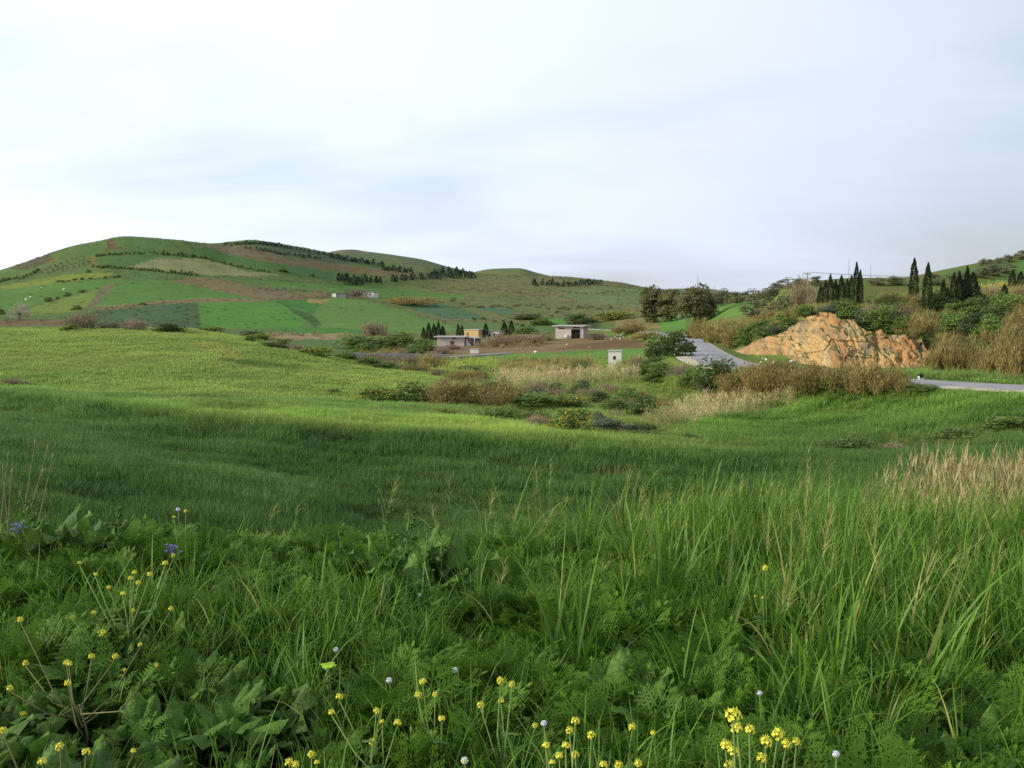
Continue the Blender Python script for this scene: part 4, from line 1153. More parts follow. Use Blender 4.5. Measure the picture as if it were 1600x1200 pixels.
mb = MB(); mb.box(4.72, 5.0, -0.06, 0.0, -0.1, 3.1).box(7.9, 8.18, -0.06, 0.0, -0.1, 3.1).box(4.72, 8.18, -0.06, 0.0, 3.1, 3.24); gd = part('door_frame', mb, 'slab', h)
mb = MB(); mb.box(3.0, 3.9, -0.75, -0.05, 0.5, 1.3); part('air_conditioner', mb, 'white', h)
for k in range(5):
    mb = MB(); mb.box(-0.06, -0.02, 1.0 + k * 1.1, 1.25 + k * 1.1, 0.0, 3.8); part('buttress', mb, 'white', h)
tag(h, 'flat-roofed block house with a dark open garage above the ploughed strip', 'house')
# grey house with outside stair
h = root_at('farm_house', 683, 543, 298, -6)
mb = MB(); wall_x(mb, 0, 8.0, 0, 0.25, -1.5, 3.0, [(3.9, 5.1, 0.5, 1.9), (4.4, 5.5, 2.45, 2.8)]); part('front_wall', mb, 'block', h)
mb = MB(); mb.box(-0.02, 0.23, 0.26, 6, -1.5, 3.0).box(7.78, 8.0, 0.26, 6, -1.5, 3.0).box(0.24, 7.77, 5.8, 6.02, -1.5, 3.0); part('wall', mb, 'plaster', h)
mb = MB(); mb.box(-0.9, 8.6, -0.8, 6.6, 3.0, 3.3); part('roof', mb, 'slab', h)
mb = MB(); mb.box(3.9, 5.1, 0.10, 0.16, 0.5, 1.9); w = part('window', mb, 'shutter', h)
mb = MB(); mb.box(3.8, 5.2, -0.08, -0.002, 0.38, 0.5); part('sill', mb, 'slab', w)
mb = MB(); mb.box(4.4, 5.5, 0.3, 0.36, 2.45, 2.8); part('dark_vent_panel', mb, 'void', h)
mb = MB(); mb.box(8.02, 9.9, 1.6, 6.0, -1.5, 2.7); part('annexe', mb, 'brick', h)
mb = MB(); mb.box(10.0, 12.0, 2.0, 6.0, -1.5, 2.5); ax = part('annexe', mb, 'grey', h)
for k in range(3):
    mb = MB(); mb.box(10.15 + k * 0.62, 10.55 + k * 0.62, 1.94, 1.998, 1.5, 2.2); part('dark_window_panel', mb, 'void', ax)
mb = MB(); mb.box(8.02, 12.4, 1.4, 6.3, 2.72, 2.95); part('annexe_roof', mb, 'slab', h)
mb = MB()
for k in range(10): mb.box(8.4 + k * 0.26, 8.66 + k * 0.26, 0.5, 1.58, -1.2, 2.4 - k * 0.34)
part('outside_stair', mb, 'slab', h)
mb = MB(); mb.box(10.8, 11.05, 0.3, 0.55, -1.2, 2.7); part('post', mb, 'white', h)
tag(h, 'low grey block house with flat roof and brown shutter beside an outside stair', 'house')
# yellow and white far houses
h = root_at('farm_house', 725, 529, 345, -20)
mb = MB(); mb.box(0, 5.2, 0, 6, -2, 2.9); part('wall', mb, 'yellow', h)
mb = MB(); mb.box(-0.15, 5.35, -0.15, 6.15, 2.9, 3.1); part('roof', mb, 'slab', h)
mb = MB(); mb.box(1.0, 1.6, -0.05, -0.003, 1.0, 2.0); part('window', mb, 'shutter', h)
tag(h, 'small yellow flat-roofed house behind the grey one', 'house')
h = root_at('farm_house', 750, 529, 350, -20)
mb = MB(); mb.box(0, 7.0, 0, 5, -2, 2.5); part('wall', mb, 'plaster', h)
mb = MB(); mb.box(-0.2, 7.2, -0.2, 5.2, 2.5, 2.72); part('roof', mb, 'grey', h)
for a in (3.3, 4.9):
    mb = MB(); mb.box(a, a + 0.6, -0.05, -0.003, 0.8, 1.8); part('window', mb, 'void', h)
tag(h, 'long pale flat-roofed house right of the yellow one', 'house')
# white hut
h = root_at('pump_hut', 950.5, 571.5, 184, -10)
mb = MB(); wall_x(mb, 0, 2.35, 0, 0.2, -0.8, 2.6, [(0.85, 1.35, 1.15, 1.75)]); part('front_wall', mb, 'white', h)
mb = MB(); mb.box(0.0, 0.2, 0.201, 2.3, -0.8, 2.6).box(2.15, 2.35, 0.201, 2.3, -0.8, 2.6).box(0.2, 2.15, 2.1, 2.3, -0.8, 2.6); part('wall', mb, 'white', h)
mb = MB(); mb.box(-0.12, 2.47, -0.12, 2.42, 2.6, 2.76); part('roof', mb, 'slab', h)
mb = MB(); mb.box(0.85, 1.35, 0.205, 0.26, 1.15, 1.75); part('window', mb, 'void', h)
mb = MB(); mb.box(0.8, 1.4, -0.05, -0.002, 1.08, 1.15); part('sill', mb, 'slab', h)
tag(h, 'small white cube-shaped hut with one dark window in the meadow', 'hut')
# white box by the bridge
h = root_at('white_tank', 734.5, 551.5, 262, -5)
mb = MB(); mb.box(0, 2.2, 0, 1.3, -0.3, 0.95); part('body', mb, 'white', h)
mb = MB(); mb.box(-0.08, 2.28, -0.08, 1.38, 0.95, 1.05); part('lid', mb, 'slab', h)
tag(h, 'white rectangular tank standing at the roadside near the grey house', 'tank')
# far white sheds
p_ = hit(556, 463, 350); dep = p_[1]
h = bpy.data.objects.new('farm_shed', None); COL.objects.link(h); h.location = wz(p_); h.rotation_euler = (0, 0, -0.5)
mb = MB(); mb.box(0, 16, 0, 6, -1.5, 2.6); part('wall', mb, 'white', h)
mb = MB(); mb.box(-0.4, 16.4, -0.4, 6.4, 2.6, 2.9); part('roof', mb, 'metal', h)
for k in range(4):
    mb = MB(); mb.box(2 + 3.5 * k, 3.4 + 3.5 * k, -0.06, -0.003, 0.6, 1.8); part('window', mb, 'void', h)
tag(h, 'long low white shed on the green slope below the conifer wood', 'shed')
p_ = hit(519, 464, 350)
h = bpy.data.objects.new('farm_shed', None); COL.objects.link(h); h.location = wz(p_); h.rotation_euler = (0, 0, -0.2)
mb = MB(); mb.box(0, 3, 0, 3, -1, 2.4); part('wall', mb, 'white', h)
mb = MB(); mb.box(3.05, 10, 0.4, 4, -1, 2.2); part('annexe', mb, 'grey', h)
mb = MB(); mb.box(-0.2, 10.2, -0.2, 4.2, 2.42, 2.6); part('roof', mb, 'grey', h)
tag(h, 'small dark shed with a white end at the left of the long white shed', 'shed')
p_ = hit(1140, 474, 300)
h = bpy.data.objects.new('small_building', None); COL.objects.link(h); h.location = wz(p_)
k = p_[1] / F
mb = MB(); mb.box(0, 7 * k, 0, 5 * k, -3 * k, 6.5 * k); part('wall', mb, 'orange', h)
mb = MB(); mb.box(-0.4 * k, 7.4 * k, -0.4 * k, 5.4 * k, 6.5 * k, 7.2 * k); part('roof', mb, 'slab', h)
tag(h, 'tiny orange building on the slope beside the olive grove', 'building')

# ------------------------------------------------------------------ low bridge in the valley
A, B = pt(546, 555, 246), pt(700, 557, 246); C2 = pt(795, 551, 256)
h = bpy.data.objects.new('road_bridge', None); COL.objects.link(h); h.location = wz(A)
def bar(mb, P, Q, half, z0, z1):
    P, Q = np.array(P) - A, np.array(Q) - A
    d = (Q - P)[:2]; d = d / np.linalg.norm(d); n = np.array([-d[1], d[0]]) * half
    b = len(mb.v)
    for (e, zz) in ((P, z0), (Q, z0), (P, z1), (Q, z1)):
        mb.v.append((e[0] + n[0], e[1] + n[1], e[2] + zz)); mb.v.append((e[0] - n[0], e[1] - n[1], e[2] + zz))
    for q in ((0, 1, 3, 2), (4, 6, 7, 5), (0, 4, 5, 1), (2, 3, 7, 6), (1, 5, 7, 3), (0, 2, 6, 4)): mb.f.append([b + i for i in q])
mb = MB(); bar(mb, A, B, 2.6, -0.55, 0.0); part('deck', mb, 'grey', h)
mb = MB(); bar(mb, B + np.array([0.01, 0, 0]), C2, 2.4, -0.8, -0.05); part('deck', mb, 'grey', h)
d_ = (B - A); n_v = np.array([d_[1], -d_[0], 0]); n_v /= np.linalg.norm(n_v)
mb = MB(); bar(mb, A + n_v * 2.5, B + n_v * 2.5, 0.09, 0.01, 0.45); part('parapet', mb, 'grey', h)
mb = MB(); bar(mb, A - n_v * 2.5, B - n_v * 2.5, 0.09, 0.01, 0.45); part('parapet', mb, 'metal', h)
for s in (0.12, 0.34, 0.58, 0.66, 0.76, 0.9):
    q = A + d_ * s + n_v * 1.9 - A
    mb = MB(); mb.box(q[0] - 0.35, q[0] + 0.35, q[1] - 0.35, q[1] + 3.6, q[2] - 2.6, q[2] - 0.551); part('pier', mb, 'white', h)
tag(h, 'low grey concrete road bridge on pale piers across the valley floor', 'bridge')

# ------------------------------------------------------------------ roadside marker, pole, masts, stones
h = root_at('kilometre_stone', 1438, 603, 79.5, 20, sink=-0.45)
mb = MB()
mb.v = [(-0.2, -0.12, -0.3), (0.2, -0.12, -0.3), (0.2, 0.12, -0.3), (-0.2, 0.12, -0.3), (-0.19, -0.11, 0.32), (0.19, -0.11, 0.32), (0.19, 0.11, 0.32), (-0.19, 0.11, 0.32)]
mb.f = [[0, 1, 5, 4], [1, 2, 6, 5], [2, 3, 7, 6], [3, 0, 4, 7], [4, 5, 6, 7]]
part('base', mb, 'white', h)
mb = MB(); mb.tube([(0, -0.115, 0.325), (0, 0.115, 0.325)], 0.19, 14); part('rounded_top', mb, 'blackp', h)
tag(h, 'white roadside kilometre stone with dark rounded top', 'milestone')
def pole(px, base, top, Yd, label, arm, name='power_pole', rad=0.14):
    p = pt(px, base, Yd); gz = float(ground(p[0], p[1])); q = pt(px, top, Yd)
    hh = q[2] - gz
    e = bpy.data.objects.new(name, None); COL.objects.link(e); e.location = wz((p[0], p[1], gz))
    mb = MB(); mb.tube([(0, 0, -0.5), (0, 0, hh)], [rad, rad * 0.65], 8); part('pole', mb, 'wood' if arm else 'metal', e)
    if arm:
        mb = MB(); mb.box(-arm, arm, -0.08, 0.08, hh - 0.35, hh - 0.17); part('crossarm', mb, 'wood', e)
        for s in (-0.9, 0, 0.9):
            mb = MB(); mb.tube([(s * arm, 0, hh - 0.17), (s * arm, 0, hh + 0.12)], [0.06, 0.05], 6); part('insulator', mb, 'white', e)
    else:
        for k in range(1, 6):
            mb = MB(); z = hh * k / 6; mb.box(-rad * 2.2, rad * 2.2, -0.05, 0.05, z - 0.06, z + 0.06); part('crossbar', mb, 'metal', e)
    tag(e, label, 'pole' if arm else 'mast'); return e, hh
pl, hh = pole(1261, 462, 426, 215, 'pale wooden power pole with crossarm on the slope', 0.75)
pole(1326, 440, 405, 290, 'left thin mast on the skyline between the cypress groups', 0, 'radio_mast', 0.07)
pole(1360, 442, 411, 290, 'right thin mast on the skyline between the cypress groups', 0, 'radio_mast', 0.05)
pole(1090, 452, 430, 1000, 'tall thin mast on the far skyline above the eucalyptus trees', 0, 'radio_mast', 0.35)
pole(1116, 455, 446, 1000, 'short thin mast on the far skyline right of the tall one', 0, 'radio_mast', 0.2)
base = Vector(pl.location); far_e = Vector(wz(pt(1700, 425, 260)))
for k, s in enumerate((-0.68, 0.0, 0.68)):
    a = base + Vector((s, 0, hh + 0.1)); b = far_e + Vector((s, 0, 0)); mb = MB()
    mb.tube([tuple(a.lerp(b, i / 12) - a - Vector((0, 0, 4 * 1.2 * (i / 12) * (1 - i / 12)))) for i in range(13)], 0.018, 4)
    o = part('power_line', mb, 'metal', None); o.location = a
    tag(o, ['left', 'middle', 'right'][k] + ' strand of the power line leaving the wooden pole', 'cable', 'power line strands')
def stone_mesh(seed):
    rng = np.random.default_rng(seed)
    import bmesh
    bm = bmesh.new(); bmesh.ops.create_icosphere(bm, subdivisions=2, radius=0.5)
    for v in bm.verts:
        n = fbm(np.array([v.co.x * 2 + seed]), np.array([v.co.y * 2]), np.array([v.co.z * 2]), seed=seed, oct=2)[0]
        v.co *= 1 + 0.35 * n; v.co.z *= 0.7
    me = bpy.data.meshes.new('stone'); bm.to_mesh(me); bm.free(); me.materials.append(BM['stone']); return me
SM = [stone_mesh(s) for s in range(4)]
def stone(px, py, wpx, label, group=None, rmin=60):
    p = hit(px, py, rmin); s = wpx * p[1] / F
    o = obj('stone', random.choice(SM), None, None, wz(p, 0.12 * s), (0, 0, random.uniform(0, 6)), (s, s * 0.8, s * 0.9))
    tag(o, label, 'stone', group)
stone(41, 469, 6, 'lower pale boulder on the bright left field', None, 300); stone(48, 465, 5, 'pale boulder just above the lower one on the left field', None, 300)
stone(100, 453, 5, 'pale boulder high on the bright left field', None, 300); stone(65, 450, 3, 'smallest pale boulder on the left field', None, 300)
stone(886, 539, 4, 'white stone left on the edge of the ploughed strip'); stone(871, 557, 3.5, 'white stone in the green meadow left of the hut')
stone(1003, 526, 5, 'white block near the tan canes by the road bend'); stone(837, 551, 7, 'pale rubble block beside the road from the bridge')
stone(1476, 588, 4, 'white stone on the verge above the right-hand road', None); stone(1489, 593, 5, 'white stone at the edge of the right-hand road')
for k in range(16):
    stone(938 + random.uniform(-4, 38), 527 + random.uniform(-6, 4), random.uniform(2, 4), 'pale rubble stone in the heap right of the garage house', 'rubble heap', 200)
for k in range(12):
    stone(random.uniform(800, 940), random.uniform(540, 560), random.uniform(1.4, 2.4), 'small pale stone scattered over the ploughed strip', 'scattered field stones', 150)
for k in range(8):
    stone(random.uniform(1180, 1310), random.uniform(560, 570), random.uniform(3, 9), 'pale boulder fallen at the foot of the rock face', 'fallen boulders', 90)
# ------------------------------------------------------------------ grass and herb prototypes (kept out of the scene, instanced by geometry nodes)
def blades(N, rng, spread, L, Wd, th0, curve, segs=4, rnd=None, az=None, base=None):
    a = rng.uniform(0, 2 * PI, N) if az is None else az
    if base is None:
        br = spread * np.sqrt(rng.uniform(0, 1, N)); ba = rng.uniform(0, 2 * PI, N)
        base = np.stack([br * np.cos(ba), br * np.sin(ba), np.zeros(N)], 1)
    L = np.broadcast_to(L, N); Wd = np.broadcast_to(Wd, N)
    th = np.broadcast_to(th0, N).astype(float).copy(); cv = np.broadcast_to(curve, N)
    P = base.copy(); rows = []
    side = np.stack([-np.sin(a), np.cos(a), np.zeros(N)], 1)
    tw = rng.uniform(-0.7, 0.7, N)
    out = np.stack([np.cos(a), np.sin(a), np.zeros(N)], 1)
    side = side * np.cos(tw)[:, None] + out * np.sin(tw)[:, None]
    for s in range(segs + 1):
        t = s / segs
        w = Wd * (1 - t ** 1.7) * (0.75 + 0.25 * min(1, 4 * t))
        rows.append((P - side * w[:, None] * 0.5, P + side * w[:, None] * 0.5, t))
        d = out * np.sin(th)[:, None] + np.array([0, 0, 1.0]) * np.cos(th)[:, None]
        P = P + d * (L / segs)[:, None]; th = np.minimum(th + cv / segs * (0.35 + 1.3 * t), 2.6)
    n2 = 2 * (segs + 1)
    V = np.zeros((N, n2, 3)); T = np.zeros((N, n2))
    for s, (l, r, t) in enumerate(rows):
        V[:, 2 * s] = l; V[:, 2 * s + 1] = r; T[:, 2 * s:2 * s + 2] = t
    q = np.array([[2 * s, 2 * s + 1, 2 * s + 3, 2 * s + 2] for s in range(segs)])
    Fq = (np.arange(N)[:, None, None] * n2 + q[None]).reshape(-1, 4)
    R = np.repeat(rng.uniform(0, 1, N) if rnd is None else np.broadcast_to(rnd, N), n2)
    return V.reshape(-1, 3), Fq, T.ravel(), R
def join(parts):
    off = 0; VV, FF, TT, RRn = [], [], [], []
    for v, f, t, r in parts:
        VV.append(v); FF.append(f + off); TT.append(t); RRn.append(r); off += len(v)
    return np.vstack(VV), FF, np.concatenate(TT), np.concatenate(RRn)
def proto(name, parts, mat):
    v, f, t, r = join(parts)
    me = fast_mesh(name, v, f, {'t': t, 'rnd': r}, smooth=True); me.materials.append(mat)
    return bpy.data.objects.new(name, me)
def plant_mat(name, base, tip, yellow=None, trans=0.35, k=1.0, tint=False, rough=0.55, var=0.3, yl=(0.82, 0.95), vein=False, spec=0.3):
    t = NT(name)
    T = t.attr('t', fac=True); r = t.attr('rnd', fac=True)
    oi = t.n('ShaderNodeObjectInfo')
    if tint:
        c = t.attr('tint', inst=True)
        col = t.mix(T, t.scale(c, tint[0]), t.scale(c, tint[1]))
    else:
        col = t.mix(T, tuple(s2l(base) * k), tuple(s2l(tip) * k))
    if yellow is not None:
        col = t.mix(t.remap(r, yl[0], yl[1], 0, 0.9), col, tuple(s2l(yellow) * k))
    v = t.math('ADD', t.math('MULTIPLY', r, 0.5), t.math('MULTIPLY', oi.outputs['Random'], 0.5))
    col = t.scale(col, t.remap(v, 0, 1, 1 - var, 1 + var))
    nrm = None
    if vein:
        nz = t.noise(45, 4, 0.6, t.coords('Object'), 0.6)
        col = t.scale(col, t.remap(nz, 0.3, 0.7, 0.72, 1.25)); nrm = t.bump(nz, 0.7, 0.02)
    return t.leaf(col, trans, rough, spec=spec, normal=nrm)
G = {}
G['verge'] = plant_mat('verge_grass_blade', (24, 60, 12), (118, 168, 50), (176, 176, 96), k=0.68, var=0.5, yl=(0.95, 0.99))  # blade bases darkened to paint the shade in the gaps between blades
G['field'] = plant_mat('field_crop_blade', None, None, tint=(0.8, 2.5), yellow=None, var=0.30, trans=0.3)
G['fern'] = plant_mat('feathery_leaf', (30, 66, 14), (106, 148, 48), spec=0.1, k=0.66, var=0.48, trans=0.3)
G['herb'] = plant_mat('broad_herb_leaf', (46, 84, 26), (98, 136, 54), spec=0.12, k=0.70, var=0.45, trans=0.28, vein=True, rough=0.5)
G['oat'] = plant_mat('wild_oat_stalk', (90, 134, 46), (150, 168, 84), (168, 160, 92), k=0.8, var=0.25)
G['reed'] = plant_mat('dry_reed_stalk', (140, 140, 88), (172, 166, 112), (166, 154, 106), k=0.88, var=0.28, trans=0.2, yl=(0.6, 0.9))
G['palereed'] = plant_mat('pale_reed_stalk', (128, 136, 82), (194, 182, 128), (206, 186, 140), var=0.25, trans=0.2, yl=(0.5, 0.9))
def protoset(cname, objs):
    c = bpy.data.collections.new(cname)
    for i, o in enumerate(objs):
        o.name = '%s_%02d' % (cname, i); c.objects.link(o)
    return c
rg = np.random.default_rng(5)
def tuft(n, lo, hi, w0, w1, spread, tilt, curve, segs=5):
    L = rg.uniform(lo, hi, n)
    return blades(n, rg, spread, L, rg.uniform(w0, w1, n), np.abs(rg.normal(0, tilt, n)), rg.uniform(0.1, curve, n), segs)
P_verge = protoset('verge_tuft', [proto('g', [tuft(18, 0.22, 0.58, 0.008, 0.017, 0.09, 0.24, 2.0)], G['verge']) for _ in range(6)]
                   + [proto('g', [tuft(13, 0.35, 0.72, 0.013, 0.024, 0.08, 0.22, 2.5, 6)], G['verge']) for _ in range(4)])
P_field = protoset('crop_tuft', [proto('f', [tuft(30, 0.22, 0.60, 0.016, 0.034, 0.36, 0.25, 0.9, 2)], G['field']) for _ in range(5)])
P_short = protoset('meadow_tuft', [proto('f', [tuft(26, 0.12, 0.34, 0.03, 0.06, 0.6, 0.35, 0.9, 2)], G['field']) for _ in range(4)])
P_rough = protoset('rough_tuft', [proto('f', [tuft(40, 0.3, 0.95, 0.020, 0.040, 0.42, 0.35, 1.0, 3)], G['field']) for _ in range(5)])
def fern_leaf(rng, az, L, th0, curve, npair=11):
    """one finely divided leaf"""
    parts = []; segs = npair
    a = az; out = np.array([math.cos(a), math.sin(a), 0]); side = np.array([-math.sin(a), math.cos(a), 0])
    p = np.zeros(3); th = th0; V = []; Fq = []; T = []
    st = L / segs
    def quad(c, d, l, w, nrm, t):
        s = np.cross(d, nrm); s /= np.linalg.norm(s) + 1e-9
        b = len(V)
        V.extend([c, c + d * l * 0.45 + s * w, c + d * l, c + d * l * 0.45 - s * w]); Fq.append([b, b + 1, b + 2, b + 3]); T.extend([t] * 4)
    for i in range(segs):
        t = (i + 1) / segs
        d = out * math.sin(th) + np.array([0, 0, 1]) * math.cos(th); nrm = np.cross(side, d)
        b = len(V); w = 0.0022
        V.extend([p - side * w, p + side * w, p + d * st + side * w, p + d * st - side * w]); Fq.append([b, b + 1, b + 2, b + 3]); T.extend([t * 0.7] * 4)
        p = p + d * st; th += curve / segs
        if i >= 2:
            ln = L * 0.36 * math.sin(PI * min(1, (t * 0.92 + 0.06))) ** 0.8 * rng.uniform(0.8, 1.15)
            for sg in (-1, 1):
                dd = side * sg * 0.85 + d * 0.55 + nrm * rng.uniform(-0.15, 0.25); dd /= np.linalg.norm(dd)
                quad(p, dd, ln, ln * 0.055, nrm, t)
                for m in (0.25, 0.42, 0.58, 0.74, 0.88):
                    for s2 in (-1, 1):
                        sd = np.cross(dd, nrm) * s2; e = dd * 0.7 + sd * 0.75 + nrm * rng.uniform(-0.2, 0.2); e /= np.linalg.norm(e)
                        quad(p + dd * ln * m, e, ln * 0.40 * (1.1 - 0.5 * m), ln * 0.042, nrm, t)
    quad(p, d, L * 0.08, L * 0.02, nrm, 1.0)
    V = np.array(V); return V, np.array(Fq), np.array(T), np.full(len(V), rng.uniform(0, 1))
def fern_plant(seed, n=9, L=0.30):
    rng = random.Random(seed); ps = []
    for k in range(n):
        v, f, t, r = fern_leaf(rng, k * 2.4 + rng.uniform(-0.4, 0.4), L * rng.uniform(0.7, 1.25), rng.uniform(0.15, 0.8), rng.uniform(0.4, 1.1))
        v = v + np.array([rng.uniform(-0.04, 0.04), rng.uniform(-0.04, 0.04), 0]); ps.append((v, f, t, r))
    return ps
P_fern = protoset('feathery_plant', [proto('p', fern_plant(s, 11, 0.34 if s % 2 else 0.28), G['fern']) for s in range(5)])
def broad_leaf(rng, az, L, Wd, th0, curve, wav=0.12, nu=5, nv=9, pet=0.35):
    out = np.array([math.cos(az), math.sin(az), 0]); side = np.array([-math.sin(az), math.cos(az), 0])
    V = []; T = []; p = np.zeros(3); th = th0; ph = rng.uniform(0, 6)
    roll = rng.uniform(-0.5, 0.5)
    for j in range(nv):
        t = j / (nv - 1); d = out * math.sin(th) + np.array([0, 0, 1]) * math.cos(th); nrm = np.cross(side, d)
        sd = side * math.cos(roll) + nrm * math.sin(roll)
        if t < pet: w = 0.05 * Wd
        else:
            u = (t - pet) / (1 - pet); w = Wd * (math.sin(PI * u ** 0.62) ** 0.75 if 0 < u < 1 else 0.04)
        for i in range(nu):
            s = i / (nu - 1) * 2 - 1
            z = abs(s) * w * 0.30 + wav * Wd * math.sin(t * 17 + ph + s * 2) * abs(s)
            V.append(p + sd * s * w * 0.5 + nrm * z); T.append(0.25 + 0.75 * t - (0.0 if abs(s) > 0.1 else -0.25))
        p = p + d * (L / (nv - 1)); th += curve / (nv - 1)
    q = np.array([[j * nu + i, j * nu + i + 1, (j + 1) * nu + i + 1, (j + 1) * nu + i] for j in range(nv - 1) for i in range(nu - 1)])
    return np.array(V), q, np.clip(np.array(T), 0, 1), np.full(len(V), rng.uniform(0, 1))
def herb(seed, n=9, L=0.20):
    rng = random.Random(seed); ps = []
    for k in range(n):
        l = L * rng.uniform(0.6, 1.2)
        v, f, t, r = broad_leaf(rng, k * 2.4, l, l * 0.42, rng.uniform(0.2, 0.9), rng.uniform(0.4, 1.3), 0.14, 5, 8)
        ps.append((v + np.array([0, 0, rng.uniform(0, 0.12)]), f, t, r))
    return ps
P_herb = protoset('broad_herb', [proto('p', herb(s), G['herb']) for s in range(4)])
def oat(seed, H):
    rng = np.random.default_rng(seed); r_ = random.Random(seed)
    ps = [blades(1, rng, 0.005, H, 0.006, 0.05, 0.35, 8, rnd=0.3)]
    ps.append(blades(3, rng, 0.01, rng.uniform(0.3, 0.5, 3), 0.011, 0.25, 1.6, 6))
    for k in range(3):
        b = np.array([[0.05 * H * 0.3 * k / 3, 0, H * (0.25 + 0.2 * k)]]); ps.append(blades(1, rng, 0, 0.34, 0.011, 0.5, 1.5, 6, base=b))
    # drooping one-sided panicle
    n = 16; s = rng.uniform(0.72, 1.0, n); az = rng.normal(0, 0.9, n)
    bx = 0.16 * H * np.clip(s, 0, 1) ** 2
    base = np.stack([bx, np.zeros(n), H * (s - 0.03)], 1)
    ps.append(blades(n, rng, 0, rng.uniform(0.07, 0.16, n), 0.005, 0.5, 2.0, 4, rnd=0.9, az=az, base=base))
    return ps
P_oat = protoset('wild_oat', [proto('p', oat(s, 0.72 + 0.07 * s), G['oat']) for s in range(5)])
P_tall = protoset('tall_grass', [proto('g', [tuft(13, 0.5, 1.0, 0.013, 0.026, 0.09, 0.18, 1.5, 6)], G['verge']) for _ in range(5)])
def reed(seed, H, mat_):
    rng = np.random.default_rng(seed); ps = []
    n = 9
    br = 0.28 * np.sqrt(rng.uniform(0, 1, n)); ba = rng.uniform(0, 6.28, n)
    base = np.stack([br * np.cos(ba), br * np.sin(ba), np.zeros(n)], 1)
    az = rng.uniform(0, 6.28, n); L = H * rng.uniform(0.75, 1.1, n); th = np.abs(rng.normal(0, 0.07, n))
    ps.append(blades(n, rng, 0, L, 0.010, th, 0.12, 4, az=az, base=base))
    tops = base + np.stack([np.cos(az) * np.sin(th + .06), np.sin(az) * np.sin(th + .06), np.cos(th + .06)], 1) * (L * 0.93)[:, None]
    for k in range(3):
        ps.append(blades(n, rng, 0, rng.uniform(0.20, 0.30, n), 0.030, rng.uniform(0.1, 0.5, n), 0.8, 3, rnd=0.85, base=tops - np.array([0, 0, 0.06 * k])))
    m = 12
    ps.append(blades(m, rng, 0.28, rng.uniform(0.4, 0.9, m) * H * 0.6, 0.02, rng.uniform(0.1, 0.5, m), 0.7, 3, rnd=0.1))
    return ps
P_reed = protoset('dry_reed', [proto('p', reed(s, 2.0, 0), G['reed']) for s in range(5)])
P_preed = protoset('pale_reed', [proto('p', reed(s + 20, 2.0, 0), G['palereed']) for s in range(5)])

def scatter(name, coll, P, S, label=None, cat=None, tint=None, tilt=0.08, lean=None, seed=1):
    n = len(P); rng = np.random.default_rng(seed)
    me = bpy.data.meshes.new(name); me.vertices.add(n); me.vertices.foreach_set('co', np.ascontiguousarray(P, np.float32).ravel())
    rot = np.stack([rng.normal(0, tilt, n), rng.normal(0, tilt, n), rng.uniform(0, 2 * PI, n)], 1).astype(np.float32)
    if lean is not None:
        rot[:, 2] = rng.normal(lean, 0.7, n)
    a = me.attributes.new('rot', 'FLOAT_VECTOR', 'POINT'); a.data.foreach_set('vector', rot.ravel())
    S = np.asarray(S, np.float32)
    if S.ndim == 1: S = np.repeat(S[:, None], 3, 1)
    a = me.attributes.new('scl', 'FLOAT_VECTOR', 'POINT'); a.data.foreach_set('vector', np.ascontiguousarray(S).ravel())
    a = me.attributes.new('pick', 'INT', 'POINT'); a.data.foreach_set('value', rng.integers(0, len(coll.objects), n).astype(np.int32))
    if tint is not None:
        a = me.attributes.new('tint', 'FLOAT_COLOR', 'POINT'); a.data.foreach_set('color', np.hstack([tint, np.ones((n, 1))]).astype(np.float32).ravel())
    o = bpy.data.objects.new(name, me); COL.objects.link(o)
    ng = bpy.data.node_groups.new(name, 'GeometryNodeTree')
    ng.interface.new_socket('Geometry', in_out='INPUT', socket_type='NodeSocketGeometry')
    ng.interface.new_socket('Geometry', in_out='OUTPUT', socket_type='NodeSocketGeometry')
    N = ng.nodes.new; L = ng.links.new
    gi, gout = N('NodeGroupInput'), N('NodeGroupOutput')
    iop = N('GeometryNodeInstanceOnPoints'); ci = N('GeometryNodeCollectionInfo')
    ci.inputs['Collection'].default_value = coll; ci.inputs['Separate Children'].default_value = True; ci.inputs['Reset Children'].default_value = True
    def na(nm, ty):
        x = N('GeometryNodeInputNamedAttribute'); x.data_type = ty; x.inputs['Name'].default_value = nm; return x.outputs['Attribute']
    e2r = N('FunctionNodeEulerToRotation'); L(na('rot', 'FLOAT_VECTOR'), e2r.inputs[0])
    L(gi.outputs[0], iop.inputs['Points']); L(ci.outputs[0], iop.inputs['Instance']); iop.inputs['Pick Instance'].default_value = True
    L(na('pick', 'INT'), iop.inputs['Instance Index']); L(e2r.outputs[0], iop.inputs['Rotation']); L(na('scl', 'FLOAT_VECTOR'), iop.inputs['Scale'])
    L(iop.outputs[0], gout.inputs[0])
    md = o.modifiers.new('scatter', 'NODES'); md.node_group = ng
    tag(o, label, cat, kind='stuff')
    return o
def polar(n, r0, r1, azmax, rng, az0=None):
    r = np.sqrt(rng.uniform(r0 * r0, r1 * r1, n)); a = rng.uniform(-azmax if az0 is None else az0, azmax, n)
    return r * np.sin(a), r * np.cos(a), r
def onground(x, y, dz=0.0):
    return np.stack([x, y, ground(x, y) + CAMZ + dz], 1)
rs = np.random.default_rng(99)
